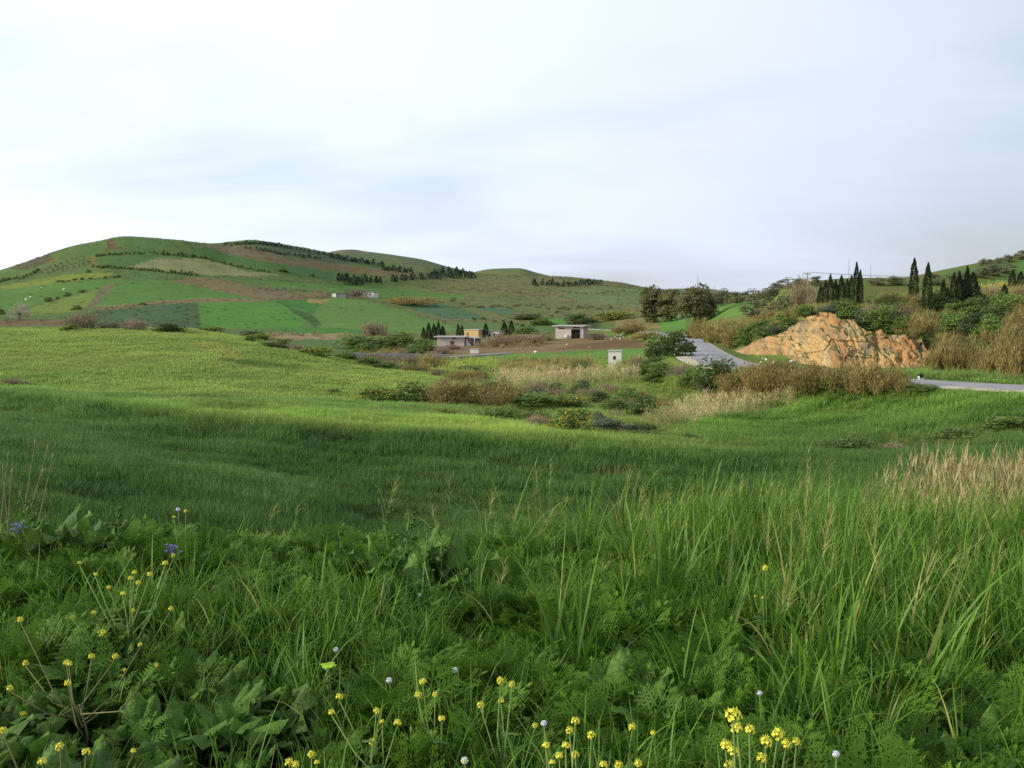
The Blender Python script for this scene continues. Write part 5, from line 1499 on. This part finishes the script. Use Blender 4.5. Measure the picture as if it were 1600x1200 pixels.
# crop of the near field
x, y, r = polar(64000, 13, 88, math.radians(37), rs)
x2, y2, r2 = polar(16000, 13, 45, math.radians(37), rs); x = np.concatenate([x, x2]); y = np.concatenate([y, y2]); r = np.concatenate([r, r2])
ok = dist_to_poly(x, y, ROAD[::6]) > 5.5
x, y, r = x[ok], y[ok], r[ok]
dn = fbm(x / 5, y / 5, seed=91, oct=3)
rows = np.sin(2 * PI * (x * 0.42 + y * 0.91 + 2.0 * fbm(x / 25, y / 25, seed=88, oct=2)) / 2.6)
sc = (0.95 + 0.55 * dn + 0.10 * rows) * np.clip(0.75 + (r - 12) / 60, 0.7, 1.15)
scatter('crop_grass', P_field, onground(x, y, -0.03), np.stack([sc * 1.1, sc * 1.1, sc], 1), 'dense green crop growing over the near field and its hollow', 'grass',
        ground_col(x, y) * (1.05 + 0.34 * dn[:, None] + 0.10 * rows[:, None]), 0.10, seed=2)
# short meadow on the knoll and valley
x, y, r = polar(60000, 84, 185, math.radians(36), rs)
ok = dist_to_poly(x, y, ROAD[::6]) > 5.2
ppx, ppy = project(x, y, ground(x, y)); ok &= ~((ppx > 1140) & (r > 108))
x, y, r = x[ok], y[ok], r[ok]
dn = fbm(x / 6, y / 6, seed=92, oct=3); sc = (1.15 + 0.5 * dn)
scatter('meadow_grass', P_short, onground(x, y, -0.04), np.stack([sc * 1.2, sc * 1.2, sc * 0.9], 1), 'short pale green meadow grass on the knoll and valley floor', 'grass',
        ground_col(x, y) * (1.08 + 0.2 * dn[:, None]), 0.1, seed=3)
def in_px(polys, n, rng, rmin=20, rmax=3000):
    out = []
    for poly in polys:
        xs = [p[0] for p in poly]; ys = [p[1] for p in poly]
        cnt = 0
        while cnt < n:
            a, b = rng.uniform(min(xs), max(xs)), rng.uniform(min(ys), max(ys))
            if inpoly(np.array([a]), np.array([b]), poly)[0]:
                out.append(hit(a, b, rmin, rmax)); cnt += 1
    return np.array(out)
# rough herbage: right hillside, valley scrub, far pasture edges
rough = [([(1090, 515), (1160, 505), (1250, 490), (1250, 505), (1180, 535), (1110, 535)], 420), ([(1345, 485), (1600, 455), (1600, 585), (1480, 580), (1440, 545), (1350, 515)], 1500),
         ([(1200, 490), (1340, 475), (1530, 450), (1600, 445), (1600, 470), (1350, 490)], 420), ([(1430, 578), (1600, 582), (1600, 596), (1430, 592)], 260),
         ([(620, 640), (760, 600), (1080, 590), (1240, 600), (1060, 650), (1060, 690), (820, 680), (740, 655)], 1500),
         ([(1180, 608), (1400, 606), (1415, 622), (1180, 622)], 200), ([(1040, 705), (1270, 690), (1600, 668), (1600, 700), (1300, 715)], 420),
         ([(600, 560), (760, 560), (1000, 560), (1080, 575), (1000, 592), (760, 590), (640, 580)], 700), ([(540, 542), (660, 548), (660, 556), (560, 552)], 80), ([(740, 540), (850, 536), (850, 541), (760, 545)], 60)]
PP, TI = [], []
for poly, n in rough:
    q = in_px([poly], n, rs, 40, 420)
    PP.append(q)
PP = np.vstack(PP)
ok = dist_to_poly(PP[:, 0], PP[:, 1], ROAD[::6]) > 5.0
PP = PP[ok]
ti = ground_col(PP[:, 0], PP[:, 1]) * 1.1
mixf = np.clip(0.5 + 0.9 * fbm(PP[:, 0] / 7, PP[:, 1] / 7, seed=95, oct=2), 0, 1)[:, None]
ti = ti * (1 - 0.55 * mixf) + C_(146, 136, 84) * 0.55 * mixf
sc = 0.6 + 0.7 * rs.uniform(0, 1, len(PP))
P3 = PP.copy(); P3[:, 2] += CAMZ - 0.05
scatter('rough_grass', P_rough, P3, sc * np.clip(np.hypot(PP[:, 0], PP[:, 1]) / 110, 0.8, 1.6), 'rank grass and weeds on the banks, scrub and right hillside', 'grass', ti, 0.12, seed=4)
# scrubby texture of the far pastures
x, y, r = polar(26000, 330, 1500, math.radians(32), rs)
zz_ = ground(x, y); ppx, ppy = project(x, y, zz_)
gc = ground_col(x, y); dn = fbm(x / 60, y / 60, seed=97, oct=3)
fieldy = np.clip((gc[:, 1] - gc[:, 0]) / 0.09, 0, 1)
ok = rs.uniform(0, 1, len(x)) < np.clip(0.75 - 0.6 * fieldy + 0.9 * dn, 0.08, 1)
x, y, r, gc = x[ok], y[ok], r[ok], gc[ok]
scatter('hill_scrub', P_rough, onground(x, y, -0.2), np.stack([rs.uniform(1.5, 4.5, len(x)) * (0.6 + r / 1500)] * 2 + [rs.uniform(0.6, 2.0, len(x))], 1), 'rough grass and low scrub over the far hill pastures', 'scrub',
        gc * rs.uniform(0.35, 0.8, len(x))[:, None] + C_(120, 108, 80) * rs.uniform(0, 0.18, len(x))[:, None], 0.1, seed=9)
# reed beds
q = in_px([[(1050, 655), (1090, 628), (1180, 612), (1262, 612), (1235, 636), (1150, 654), (1080, 676)]], 620, rs, 50, 200)
q[:, 2] += CAMZ - 0.05
scatter('reed_bed', P_preed, q, rs.uniform(0.35, 0.85, len(q)) , 'pale feathery reed bed beside the right-hand field', 'reeds', seed=5, tilt=0.06)
q = in_px([[(1000, 668), (1050, 650), (1075, 655), (1060, 680), (1010, 682)]], 110, rs, 50, 200)
q[:, 2] += CAMZ - 0.05
scatter('reed_bed', P_reed, q, rs.uniform(0.45, 0.8, len(q)), 'small tan reed patch at the tip of the right-hand field', 'reeds', seed=6, tilt=0.06)
q = in_px([[(770, 604), (800, 594), (1000, 588), (1000, 596), (900, 606), (800, 614)]], 420, rs, 90, 260)
q[:, 2] += CAMZ - 0.05
scatter('reed_bed', P_preed, q, rs.uniform(0.5, 1.1, len(q)), 'tan reed bed in front of the white hut and meadow', 'reeds', seed=7, tilt=0.06)
x = rs.uniform(7.6, 16.5, 560); y = rs.uniform(18.5, 23.0, 560); ok = x > 7.6 + 2.4 * rs.uniform(0, 1, 560); x, y = x[ok], y[ok]
hh_ = rs.uniform(0.85, 1.12, len(x)) * np.interp(x, [7.3, 9, 12, 16], [0.72, 1.0, 1.08, 1.1])
zt = pt(1500, 712, 20)[2]                                   # reed tops stand about this high at the bank foot
gz = ground(x, y); s_ = (zt - 0.15 - gz) / 2.35 * hh_
scatter('reed_bed', P_reed, np.stack([x, y, gz + CAMZ - 0.05], 1), np.stack([np.full(len(x), 1.0), np.full(len(x), 1.0), s_], 1), 'tall tan dry reed bed just beyond the roadside grass at the right', 'reeds', seed=8, tilt=0.05)

# ------------------------------------------------------------------ roadside verge
def verge_pts(n, r0=1.5, r1=10.0, azmax=42):
    x, y, r = polar(n, r0, r1, math.radians(azmax), rs)
    g = ground(x, y); px, py = project(x, y, g + 0.25)
    return x, y, r, px, py
def zone(px, py, zs):
    """sum of soft ellipses (cx, cy, rx, ry, weight)"""
    w = np.zeros_like(px)
    for cx, cy, rx, ry, k in zs:
        w = np.maximum(w, k * np.exp(-(((px - cx) / rx) ** 2 + ((py - cy) / ry) ** 2)))
    return w
fernz = [(200, 860, 160, 50, 0.7), (1000, 960, 260, 110, 1.0), (1150, 1080, 240, 120, 1.0), (1450, 1180, 260, 90, 1.0), (560, 850, 110, 60, 0.9), (730, 1060, 160, 120, 0.6), (60, 960, 130, 70, 0.8), (380, 880, 90, 60, 0.6), (860, 880, 120, 50, 0.7), (1200, 1000, 160, 60, 0.8)]
herbz = [(130, 1120, 260, 130, 1.0), (400, 1090, 110, 100, 1.0), (100, 830, 160, 50, 0.9), (640, 860, 110, 70, 0.7), (1000, 1090, 180, 90, 0.8), (900, 860, 130, 50, 0.8), (1550, 1120, 150, 90, 0.6)]
tallz = [(1450, 800, 420, 130, 1.0), (1150, 820, 200, 70, 0.8), (1350, 960, 220, 80, 0.7)]
x, y, r, px, py = verge_pts(14500)
bare = [(630, 905, 85, 45, 1.0), (1000, 1105, 110, 55, 1.0), (425, 1125, 80, 60, 1.0), (130, 1150, 150, 60, 1.0), (255, 1160, 90, 60, 1.0), (110, 870, 90, 40, 1.0), (920, 885, 70, 30, 0.9)]
pr = 1.05 - 0.70 * zone(px, py, fernz) - 0.74 * zone(px, py, herbz) - 0.6 * zone(px, py, bare)
ok = rs.uniform(0, 1, len(x)) < np.clip(pr, 0.05, 1) * np.clip(1.25 - r / 16, 0.4, 1)
x, y, r, px = x[ok], y[ok], r[ok], px[ok]
s = np.interp(px, [0, 700, 1000, 1600], [0.82, 0.86, 0.97, 1.0]) * rs.uniform(0.6, 1.0, len(x)) * (0.85 + 0.35 * fbm(x / 0.8, y / 0.8, seed=33, oct=2)) * np.clip(0.55 + r / 10, 0.6, 1.0)
scatter('verge_grass', P_verge, onground(x, y, -0.01), s, 'lush green grass along the roadside verge in the foreground', 'grass', seed=11, tilt=0.12)
x, y, r, px, py = verge_pts(12000)
ok = rs.uniform(0, 1, len(x)) < np.clip(zone(px, py, fernz) * 0.75 + 0.025, 0, 1)
x, y, r = x[ok], y[ok], r[ok]
scatter('feathery_herbage', P_fern, onground(x, y, -0.01), rs.uniform(0.55, 1.1, len(x)), 'feathery wild carrot foliage carpeting the roadside verge', 'herbs', seed=12, tilt=0.2)
x, y, r, px, py = verge_pts(7000)
ok = rs.uniform(0, 1, len(x)) < zone(px, py, herbz) * 0.70 + 0.06
x, y, r = x[ok], y[ok], r[ok]
scatter('leafy_herbage', P_herb, onground(x, y, -0.01), rs.uniform(0.6, 1.2, len(x)), 'low broad-leaved weeds among the foreground grass', 'herbs', seed=13, tilt=0.2)
x, y, r, px, py = verge_pts(5200, 4.0, 10.5)
ok = rs.uniform(0, 1, len(x)) < zone(px, py, tallz) * 0.75
x, y, r = x[ok], y[ok], r[ok]
scatter('tall_verge_grass', P_tall, onground(x, y, -0.01), rs.uniform(0.55, 0.95, len(x)), 'tall green grass on the right part of the verge', 'grass', seed=14, tilt=0.10)
x, y, r, px, py = verge_pts(1500, 4.0, 10.0)
ok = rs.uniform(0, 1, len(x)) < (zone(px, py, tallz) * 0.42 + 0.01)
x, y, r = x[ok], y[ok], r[ok]
scatter('wild_oats', P_oat, onground(x, y, -0.01), rs.uniform(0.6, 1.0, len(x)), 'wild oats with nodding heads above the tall verge grass', 'grass', seed=15, tilt=0.12, lean=0.3)
# ------------------------------------------------------------------ single foreground plants
FM = {
 'dock': plant_mat('dock_leaf', (58, 98, 34), (108, 146, 62), spec=0.15, k=0.75, var=0.25, trans=0.25, vein=True, rough=0.45),
 'dockdark': plant_mat('dark_dock_leaf', (48, 82, 30), (92, 124, 54), spec=0.15, k=0.75, vein=True, var=0.25, trans=0.2, rough=0.45),
 'stem': plain_mat('green_stem', (120, 150, 70), 0.2, 20, 0.6, 0.1, 0.002, k=0.7),
 'redstem': plain_mat('brownish_stem', (112, 112, 66), 0.2, 20, 0.7, 0.1, 0.002, k=0.7),
 'petal': plain_mat('mustard_petal', (244, 232, 78), 0.12, 30, 0.55, 0.05, 0.001, k=0.95),
 'bud': plain_mat('mustard_bud', (196, 204, 70), 0.15, 30, 0.6, 0.05, 0.001, k=0.8),
 'lime': plain_mat('spurge_bract', (160, 200, 40), 0.15, 20, 0.5, 0.05, 0.001, k=0.8),
 'fluff': plain_mat('seed_fluff', (232, 234, 240), 0.08, 40, 0.9, 0.05, 0.001, k=0.85),
 'purple': plain_mat('lilac_petal', (136, 128, 204), 0.15, 20, 0.6, 0.05, 0.001, k=0.8),
 'dry': plain_mat('dry_stalk', (156, 142, 116), 0.2, 15, 0.85, 0.2, 0.002, k=0.8),
}
def leaf_mesh(seed, L, Wd, curve, mat, wav=0.14, nu=7, nv=14):
    v, f, t, r = broad_leaf(random.Random(seed), 0.0, L, Wd, 0.0, curve, wav, nu, nv, 0.22)
    me = fast_mesh('leaf', v, f, {'t': t, 'rnd': r}, smooth=True); me.materials.append(mat); return me
LV = [leaf_mesh(s, 0.30, 0.14, 0.5 + 0.25 * s, FM['dock']) for s in range(3)]
LD = [leaf_mesh(s + 9, 0.28, 0.15, 0.6 + 0.3 * s, FM['dockdark'], 0.2) for s in range(3)]
def base_at(px, py_ground_depth):
    q = pt(px, 1000, py_ground_depth); return np.array([q[0], q[1], float(ground(q[0], q[1]))])
def dock(px, Yd, n, size, label, stalks=0, dark=False, up=0.9):
    p = base_at(px, Yd)
    e = bpy.data.objects.new('dock_plant', None); COL.objects.link(e); e.location = wz(p)
    ms = LD if dark else LV
    for k in range(n):
        a = k * 2.4 + random.uniform(-0.3, 0.3); s = size * random.uniform(0.7, 1.2)
        th = random.uniform(0.12, up)
        o = obj('leaf', ms[k % 3], None, e, (0.02 * math.cos(a), 0.02 * math.sin(a), random.uniform(0.0, 0.10) * size), (0, th, a), (s, s, s)); o.rotation_mode = 'XYZ'
    for k in range(stalks):
        a = random.uniform(0, 6.28); H = 0.42 * random.uniform(0.8, 1.1) * size; lx = 0.10 * math.cos(a)
        mb = MB(); mb.tube([(0, 0, 0), (lx * 0.5, 0.04 * math.sin(a), H * 0.5), (lx, 0.1 * math.sin(a), H)], [0.008, 0.006, 0.003], 6)
        st = part('flower_stalk', mb, FM['stem'], e)
        for j in range(9):
            z = H * (0.35 + 0.65 * j / 8); s = 0.42 * (1.15 - 0.6 * j / 8)
            o = obj('stalk_leaf', ms[j % 3], None, st, (lx * z / H, 0.1 * math.sin(a) * z / H, z), (0, random.uniform(0.2, 0.9), j * 2.2 + a), (s, s * 0.8, s))
    tag(e, label, 'plant'); return e
dock(625, 5.9, 18, 1.5, 'large dock plant with upright leafy stalks at the middle of the verge edge', 4)
dock(690, 6.0, 10, 1.35, 'dock plant with pale drooping leaves right of the leafy stalks', 1)
dock(545, 6.0, 12, 1.25, 'leafy dock plant left of the large one at the verge edge', 2)
dock(655, 5.6, 12, 1.3, 'dock with broad drooping leaves in front of the large one', 1)
dock(70, 6.1, 12, 1.35, 'leafy clump with upright stalks at the left verge edge', 2)
dock(195, 5.9, 12, 1.25, 'right part of the dark leafy clump on the left verge edge', 1, True)
dock(250, 6.1, 9, 1.0, 'small leafy weed right of the dark clump on the left verge edge', 1)
dock(125, 6.0, 14, 1.3, 'dark clump of broad leaves on the left edge of the verge', 0, True)
dock(30, 6.3, 8, 1.0, 'broad-leaved weed at the far left edge of the verge', 1, True)
dock(985, 3.9, 10, 0.95, 'left of two pale dock plants low in the middle right foreground', 0, up=0.7)
dock(1050, 3.7, 10, 0.95, 'right of two pale dock plants low in the middle right foreground', 0, up=0.75)
dock(905, 3.9, 7, 0.85, 'dock plant left of the two pale ones in the foreground', 0)
dock(425, 3.7, 10, 0.85, 'dark dock with a broad drooping leaf in the left foreground', 0, True, 1.1)
dock(350, 3.9, 8, 0.9, 'smaller dark dock left of the broad drooping leaf', 0, True)
dock(130, 3.0, 9, 0.95, 'dark broad-leaved mustard rosette in the bottom left corner', 0, True, 1.2)
dock(255, 2.9, 9, 0.95, 'dark round-leaved rosette at the bottom left', 0, True, 1.2)
dock(930, 6.0, 9, 0.85, 'dark dock at the verge edge in the middle', 0, True)
dock(845, 6.3, 8, 0.8, 'small leafy dock at the verge edge left of the dark one', 1)
dock(475, 6.3, 5, 0.7, 'grey stalked weed left of the large dock plant', 2, True)
# mustard: heads at sight positions, all on stems rising from one root
def head_mesh(seed, n=16, R=0.019):
    rng = random.Random(seed); mb = MB()
    for k in range(n):
        a = k * 2.4; ph = math.acos(1 - 1.25 * (k + 0.5) / n); d = Vector((math.sin(ph) * math.cos(a), math.sin(ph) * math.sin(a), math.cos(ph)))
        c = d * R * rng.uniform(0.8, 1.15); t1 = d.orthogonal().normalized(); t2 = d.cross(t1)
        for q in range(4):
            an = q * PI / 2 + rng.uniform(-0.2, 0.2); e = t1 * math.cos(an) + t2 * math.sin(an); f = t1 * -math.sin(an) + t2 * math.cos(an); b = len(mb.v); l = rng.uniform(0.0065, 0.009)
            for v in (c, c + e * l * 0.6 + f * l * 0.45 + d * 0.002, c + e * l + d * 0.001, c + e * l * 0.6 - f * l * 0.45 + d * 0.002): mb.v.append(tuple(v))
            mb.f.append([b, b + 1, b + 2, b + 3])
    me = mb.mesh('flower_head'); me.materials.append(FM['petal']); return me
HM = [head_mesh(s) for s in range(4)]
mb = MB()
for k in range(12):
    a = k * 2.4; r = 0.004 + 0.0035 * math.sqrt(k); mb.tube([(r * math.cos(a), r * math.sin(a), 0), (1.3 * r * math.cos(a), 1.3 * r * math.sin(a), 0.008)], [0.0022, 0.0014], 5)
BUD = mb.mesh('bud_cluster'); BUD.materials.append(FM['bud'])
ML = [leaf_mesh(s + 40, 0.10, 0.035, 0.8, FM['dock'], 0.1, 3, 7) for s in range(2)]
def mustard(px, Yd, heads, label, size=1.0, brown=False):
    p = base_at(px, Yd)
    e = bpy.data.objects.new('mustard_plant', None); COL.objects.link(e); e.location = wz(p)
    hs = [pt(a, b, Yd + random.uniform(-0.25, 0.25)) - p for a, b, *_ in heads]
    top = max(h[2] for h in hs); mx = sum(h[0] for h in hs) / len(hs)
    mb = MB(); fork = np.array([mx * 0.4, 0, top * 0.45])
    mb.tube([(0, 0, 0), tuple(fork * 0.5 + np.array([0.01, 0.01, 0])), tuple(fork)], [0.0055, 0.0045, 0.0038], 6); 
    st = part('stem', mb, FM['redstem' if brown else 'stem'], e, True)
    for i, h in enumerate(hs):
        h = np.array(h); b0 = fork * random.uniform(0.25, 1.0)
        mid = b0 + (h - b0) * 0.5 + np.array([random.uniform(-0.02, 0.02), random.uniform(-0.02, 0.02), -0.16 * np.linalg.norm((h - b0)[:2]) - 0.005])
        mb = MB(); mb.tube([tuple(b0), tuple(mid), tuple(h - np.array([0, 0, 0.008]))], [0.0034, 0.0027, 0.0018], 5); part('branch', mb, FM['redstem' if brown else 'stem'], e, True)
        k = (heads[i][2] if len(heads[i]) > 2 else 1.0) * size * 0.54
        hd = obj('flower_head', HM[i % 4], None, e, tuple(h), (random.uniform(-0.4, 0.4), random.uniform(-0.4, 0.4), random.uniform(0, 6)), (k, k, k))
        obj('bud_cluster', BUD, None, hd, (0, 0, 0.014), (0, 0, 0))
        if i % 2 == 0:
            obj('leaf', ML[i % 2], None, e, tuple(mid), (0, 1.0, random.uniform(0, 6)))
    tag(e, label, 'flower', 'mustard plants'); return e
mustard(1185, 2.1, [(1146, 1120, 1.3), (1152, 1140, 1.1), (1171, 1141, 0.9), (1134, 1166, 1.2), (1146, 1176, 1.0), (1196, 1160, 1.2), (1215, 1149, 1.2), (1228, 1164, 1.0), (1244, 1160, 0.7), (1140, 1196, 1.0), (1190, 1186, 1.0)], 'big bright yellow mustard at the bottom edge right of centre')
mustard(895, 2.7, [(899, 1128), (890, 1142), (924, 1150), (853, 1166), (884, 1166), (874, 1182), (899, 1180), (863, 1192, .7), (943, 1196), (967, 1197), (997, 1194)], 'yellow mustard cluster at the bottom centre')
mustard(985, 3.2, [(988, 1137), (1020, 1146, .7), (955, 1155, .8)], 'small mustard with two flower heads right of the bottom centre cluster')
mustard(785, 3.3, [(782, 1064, 1.1), (800, 1070), (783, 1096), (751, 1102), (836, 1134, .8)], 'tall slender mustard left of the bottom centre cluster')
mustard(670, 3.4, [(661, 1066), (653, 1086), (680, 1086, .8), (690, 1124)], 'mustard with three heads in the centre foreground')
mustard(590, 3.2, [(530, 1090), (518, 1114), (588, 1112), (597, 1128, .7), (621, 1130), (582, 1160)], 'mustard with spaced heads left of centre')
mustard(470, 2.8, [(487, 1180), (452, 1192), (462, 1196), (495, 1192, .7), (725, 1190, .6)], 'mustard at the bottom edge left of centre')
mustard(205, 4.4, [(258, 881, 1.0), (271, 868, .8), (234, 898), (210, 895), (204, 904), (216, 911), (192, 928), (234, 958), (267, 952), (207, 955), (160, 990, 1.5), (165, 1006), (185, 1002), (146, 958), (112, 966), (149, 898, .8), (124, 880, .7), (170, 918, .8)], 'tall branching mustard with many heads on the left', 1.0)
mustard(130, 3.6, [(32, 969), (108, 1038), (40, 1037), (143, 1026), (104, 1036), (181, 1026), (15, 1076), (106, 1068), (37, 1117), (219, 1008, .7), (245, 1040, .6), (195, 1047, .6)], 'sprawling brown-stemmed mustard at the left edge', 1.0, True)
mustard(110, 2.6, [(94, 1168), (134, 1176), (66, 1191), (208, 1174, .6), (5, 1142, .8)], 'mustard with three heads in the bottom left corner', 1.0, True)
mustard(1200, 4.6, [(1196, 888, 1.1), (1180, 932, .5), (1192, 934, .5)], 'single slender mustard flower in the right half of the verge')
mustard(285, 5.6, [(290, 799, .8), (272, 808, .7)], 'tiny yellow flower on the far edge of the verge at the left')
# dandelion clocks
def clock_mesh(seed, R=0.019):
    rng = np.random.default_rng(seed); mb = MB()
    n = 110
    for d in rvec(n, rng):
        d = Vector(d); a = d.orthogonal().normalized(); b_ = d.cross(a)
        mb.tube([tuple(d * 0.002), tuple(d * R * 0.8)], [0.0003, 0.0002], 3)
        b = len(mb.v); k = 5
        for i in range(k):
            an = 2 * PI * i / k; mb.v.append(tuple(d * R + (a * math.cos(an) + b_ * math.sin(an)) * 0.0035))
        mb.f.append([b + i for i in range(k)])
    me = mb.mesh('seed_head'); me.materials.append(FM['fluff']); return me
CM = clock_mesh(1)
for px, py, Yd, s, lab in [(711, 1047, 3.9, 1.25, 'largest white dandelion clock in the centre foreground'), (608, 1063, 3.8, 1.2, 'white dandelion clock left of the largest one'), (525, 1015, 4.3, 1.2, 'white dandelion clock beside the lime green spurge'),
                           (655, 930, 5.4, 1.2, 'far white dandelion clock below the large dock plant'), (278, 796, 6.3, 1.3, 'tiny white dandelion clock on the far left verge edge'), (1187, 1083, 3.5, 1.0, 'white dandelion clock above the big yellow mustard'),
                           (850, 1130, 3.0, 1.0, 'white dandelion clock left of the bottom centre mustard'), (726, 1188, 2.8, 1.1, 'white dandelion clock at the bottom edge'), (1306, 1178, 2.6, 1.0, 'white dandelion clock near the bottom right')]:
    q = pt(px, py, Yd); gz = float(ground(q[0], q[1]))
    e = bpy.data.objects.new('dandelion', None); COL.objects.link(e); e.location = wz((q[0], q[1], gz))
    h = q[2] - gz; mb = MB(); mb.tube([(0.03, 0.0, 0), (0.015, 0.01, h * 0.5), (0, 0, h)], [0.0024, 0.002, 0.0017], 6); part('stalk', mb, FM['stem'], e, True)
    obj('seed_head', CM, None, e, (0, 0, h), (0, 0, 0), (s * 0.5, s * 0.5, s * 0.5)); tag(e, lab, 'flower', 'dandelion clocks')
# lime spurge
q = base_at(513, 4.1); tq = pt(513, 1040, 4.1); e = bpy.data.objects.new('spurge', None); COL.objects.link(e); e.location = wz(q); hgt = tq[2] - q[2]
mb = MB(); mb.tube([(0, 0, 0), (0.01, 0, hgt * 0.5), (0, 0, hgt)], [0.004, 0.003, 0.003], 6); part('stem', mb, FM['stem'], e)
for k in range(6):
    a = k * PI / 3; mb = MB(); r = 0.016
    c = Vector((0.018 * math.cos(a), 0.018 * math.sin(a), hgt + 0.004 * (k % 2)))
    mb.v = [tuple(c + Vector((r * math.cos(i * PI / 4), r * math.sin(i * PI / 4), 0.004 * math.cos(i * PI / 2)))) for i in range(8)] + [tuple(c + Vector((0, 0, 0.006)))]
    mb.f = [[i, (i + 1) % 8, 8] for i in range(8)]; part('bract', mb, FM['lime'], e)
tag(e, 'lime green spurge head in the left centre foreground', 'flower')
# lilac honeywort
for px, py, Yd, lab in [(268, 852, 5.3, 'lilac flower cluster above the branching mustard'), (26, 820, 5.8, 'lilac flower cluster at the left edge of the verge')]:
    q = pt(px, py, Yd); gz = float(ground(q[0], q[1])); h = q[2] - gz
    e = bpy.data.objects.new('lilac_flower', None); COL.objects.link(e); e.location = wz((q[0], q[1], gz))
    mb = MB(); mb.tube([(0.04, 0, 0), (0.02, 0, h * 0.6), (0, 0, h)], [0.004, 0.003, 0.002], 6); part('stem', mb, FM['redstem'], e)
    for k in range(9):
        a = k * 2.4; r = 0.012 + 0.004 * k; mb = MB(); c = Vector((r * math.cos(a), r * math.sin(a), h - 0.004 * k + random.uniform(-0.01, 0.02)))
        mb.tube([(0, 0, h - 0.05), tuple(c)], [0.0012, 0.001], 4); b = len(mb.v)
        for j in range(5):
            an = j * 2 * PI / 5; d = Vector((math.cos(an), math.sin(an), 0.5)); t2 = Vector((-math.sin(an), math.cos(an), 0)); b = len(mb.v)
            for v in (c, c + d * 0.007 + t2 * 0.004, c + d * 0.013, c + d * 0.007 - t2 * 0.004): mb.v.append(tuple(v))
            mb.f.append([b, b + 1, b + 2, b + 3])
        part('floret', mb, FM['purple'], e)
    tag(e, lab, 'flower', 'lilac flowers')
# dry stalks at the left edge
for px, tops, Yd, lab in [(30, [(54, 695), (74, 703), (82, 716), (66, 740)], 7.6, 'dry grey thistle stalks standing up at the left verge edge'), (5, [(12, 715), (18, 740), (4, 735)], 7.6, 'dry pale stalks cut by the left edge of the picture')]:
    q = base_at(px, Yd); e = bpy.data.objects.new('dry_stalks', None); COL.objects.link(e); e.location = wz(q)
    for a, b in tops:
        h = pt(a, b, Yd) - q; mb = MB(); mb.tube([(0, 0, 0), tuple(h * 0.5 + np.array([random.uniform(-0.08, 0.05), 0, 0.0])), tuple(h)], [0.004, 0.003, 0.0018], 5); s_ = part('stalk', mb, FM['dry'], e)
        mb = MB(); mb.tube([tuple(h), tuple(h + np.array([0.005, 0, 0.02])), tuple(h + np.array([0.008, 0, 0.045]))], [0.003, 0.008, 0.002], 6); part('seed_head', mb, FM['dry'], s_)
    tag(e, lab, 'plant')
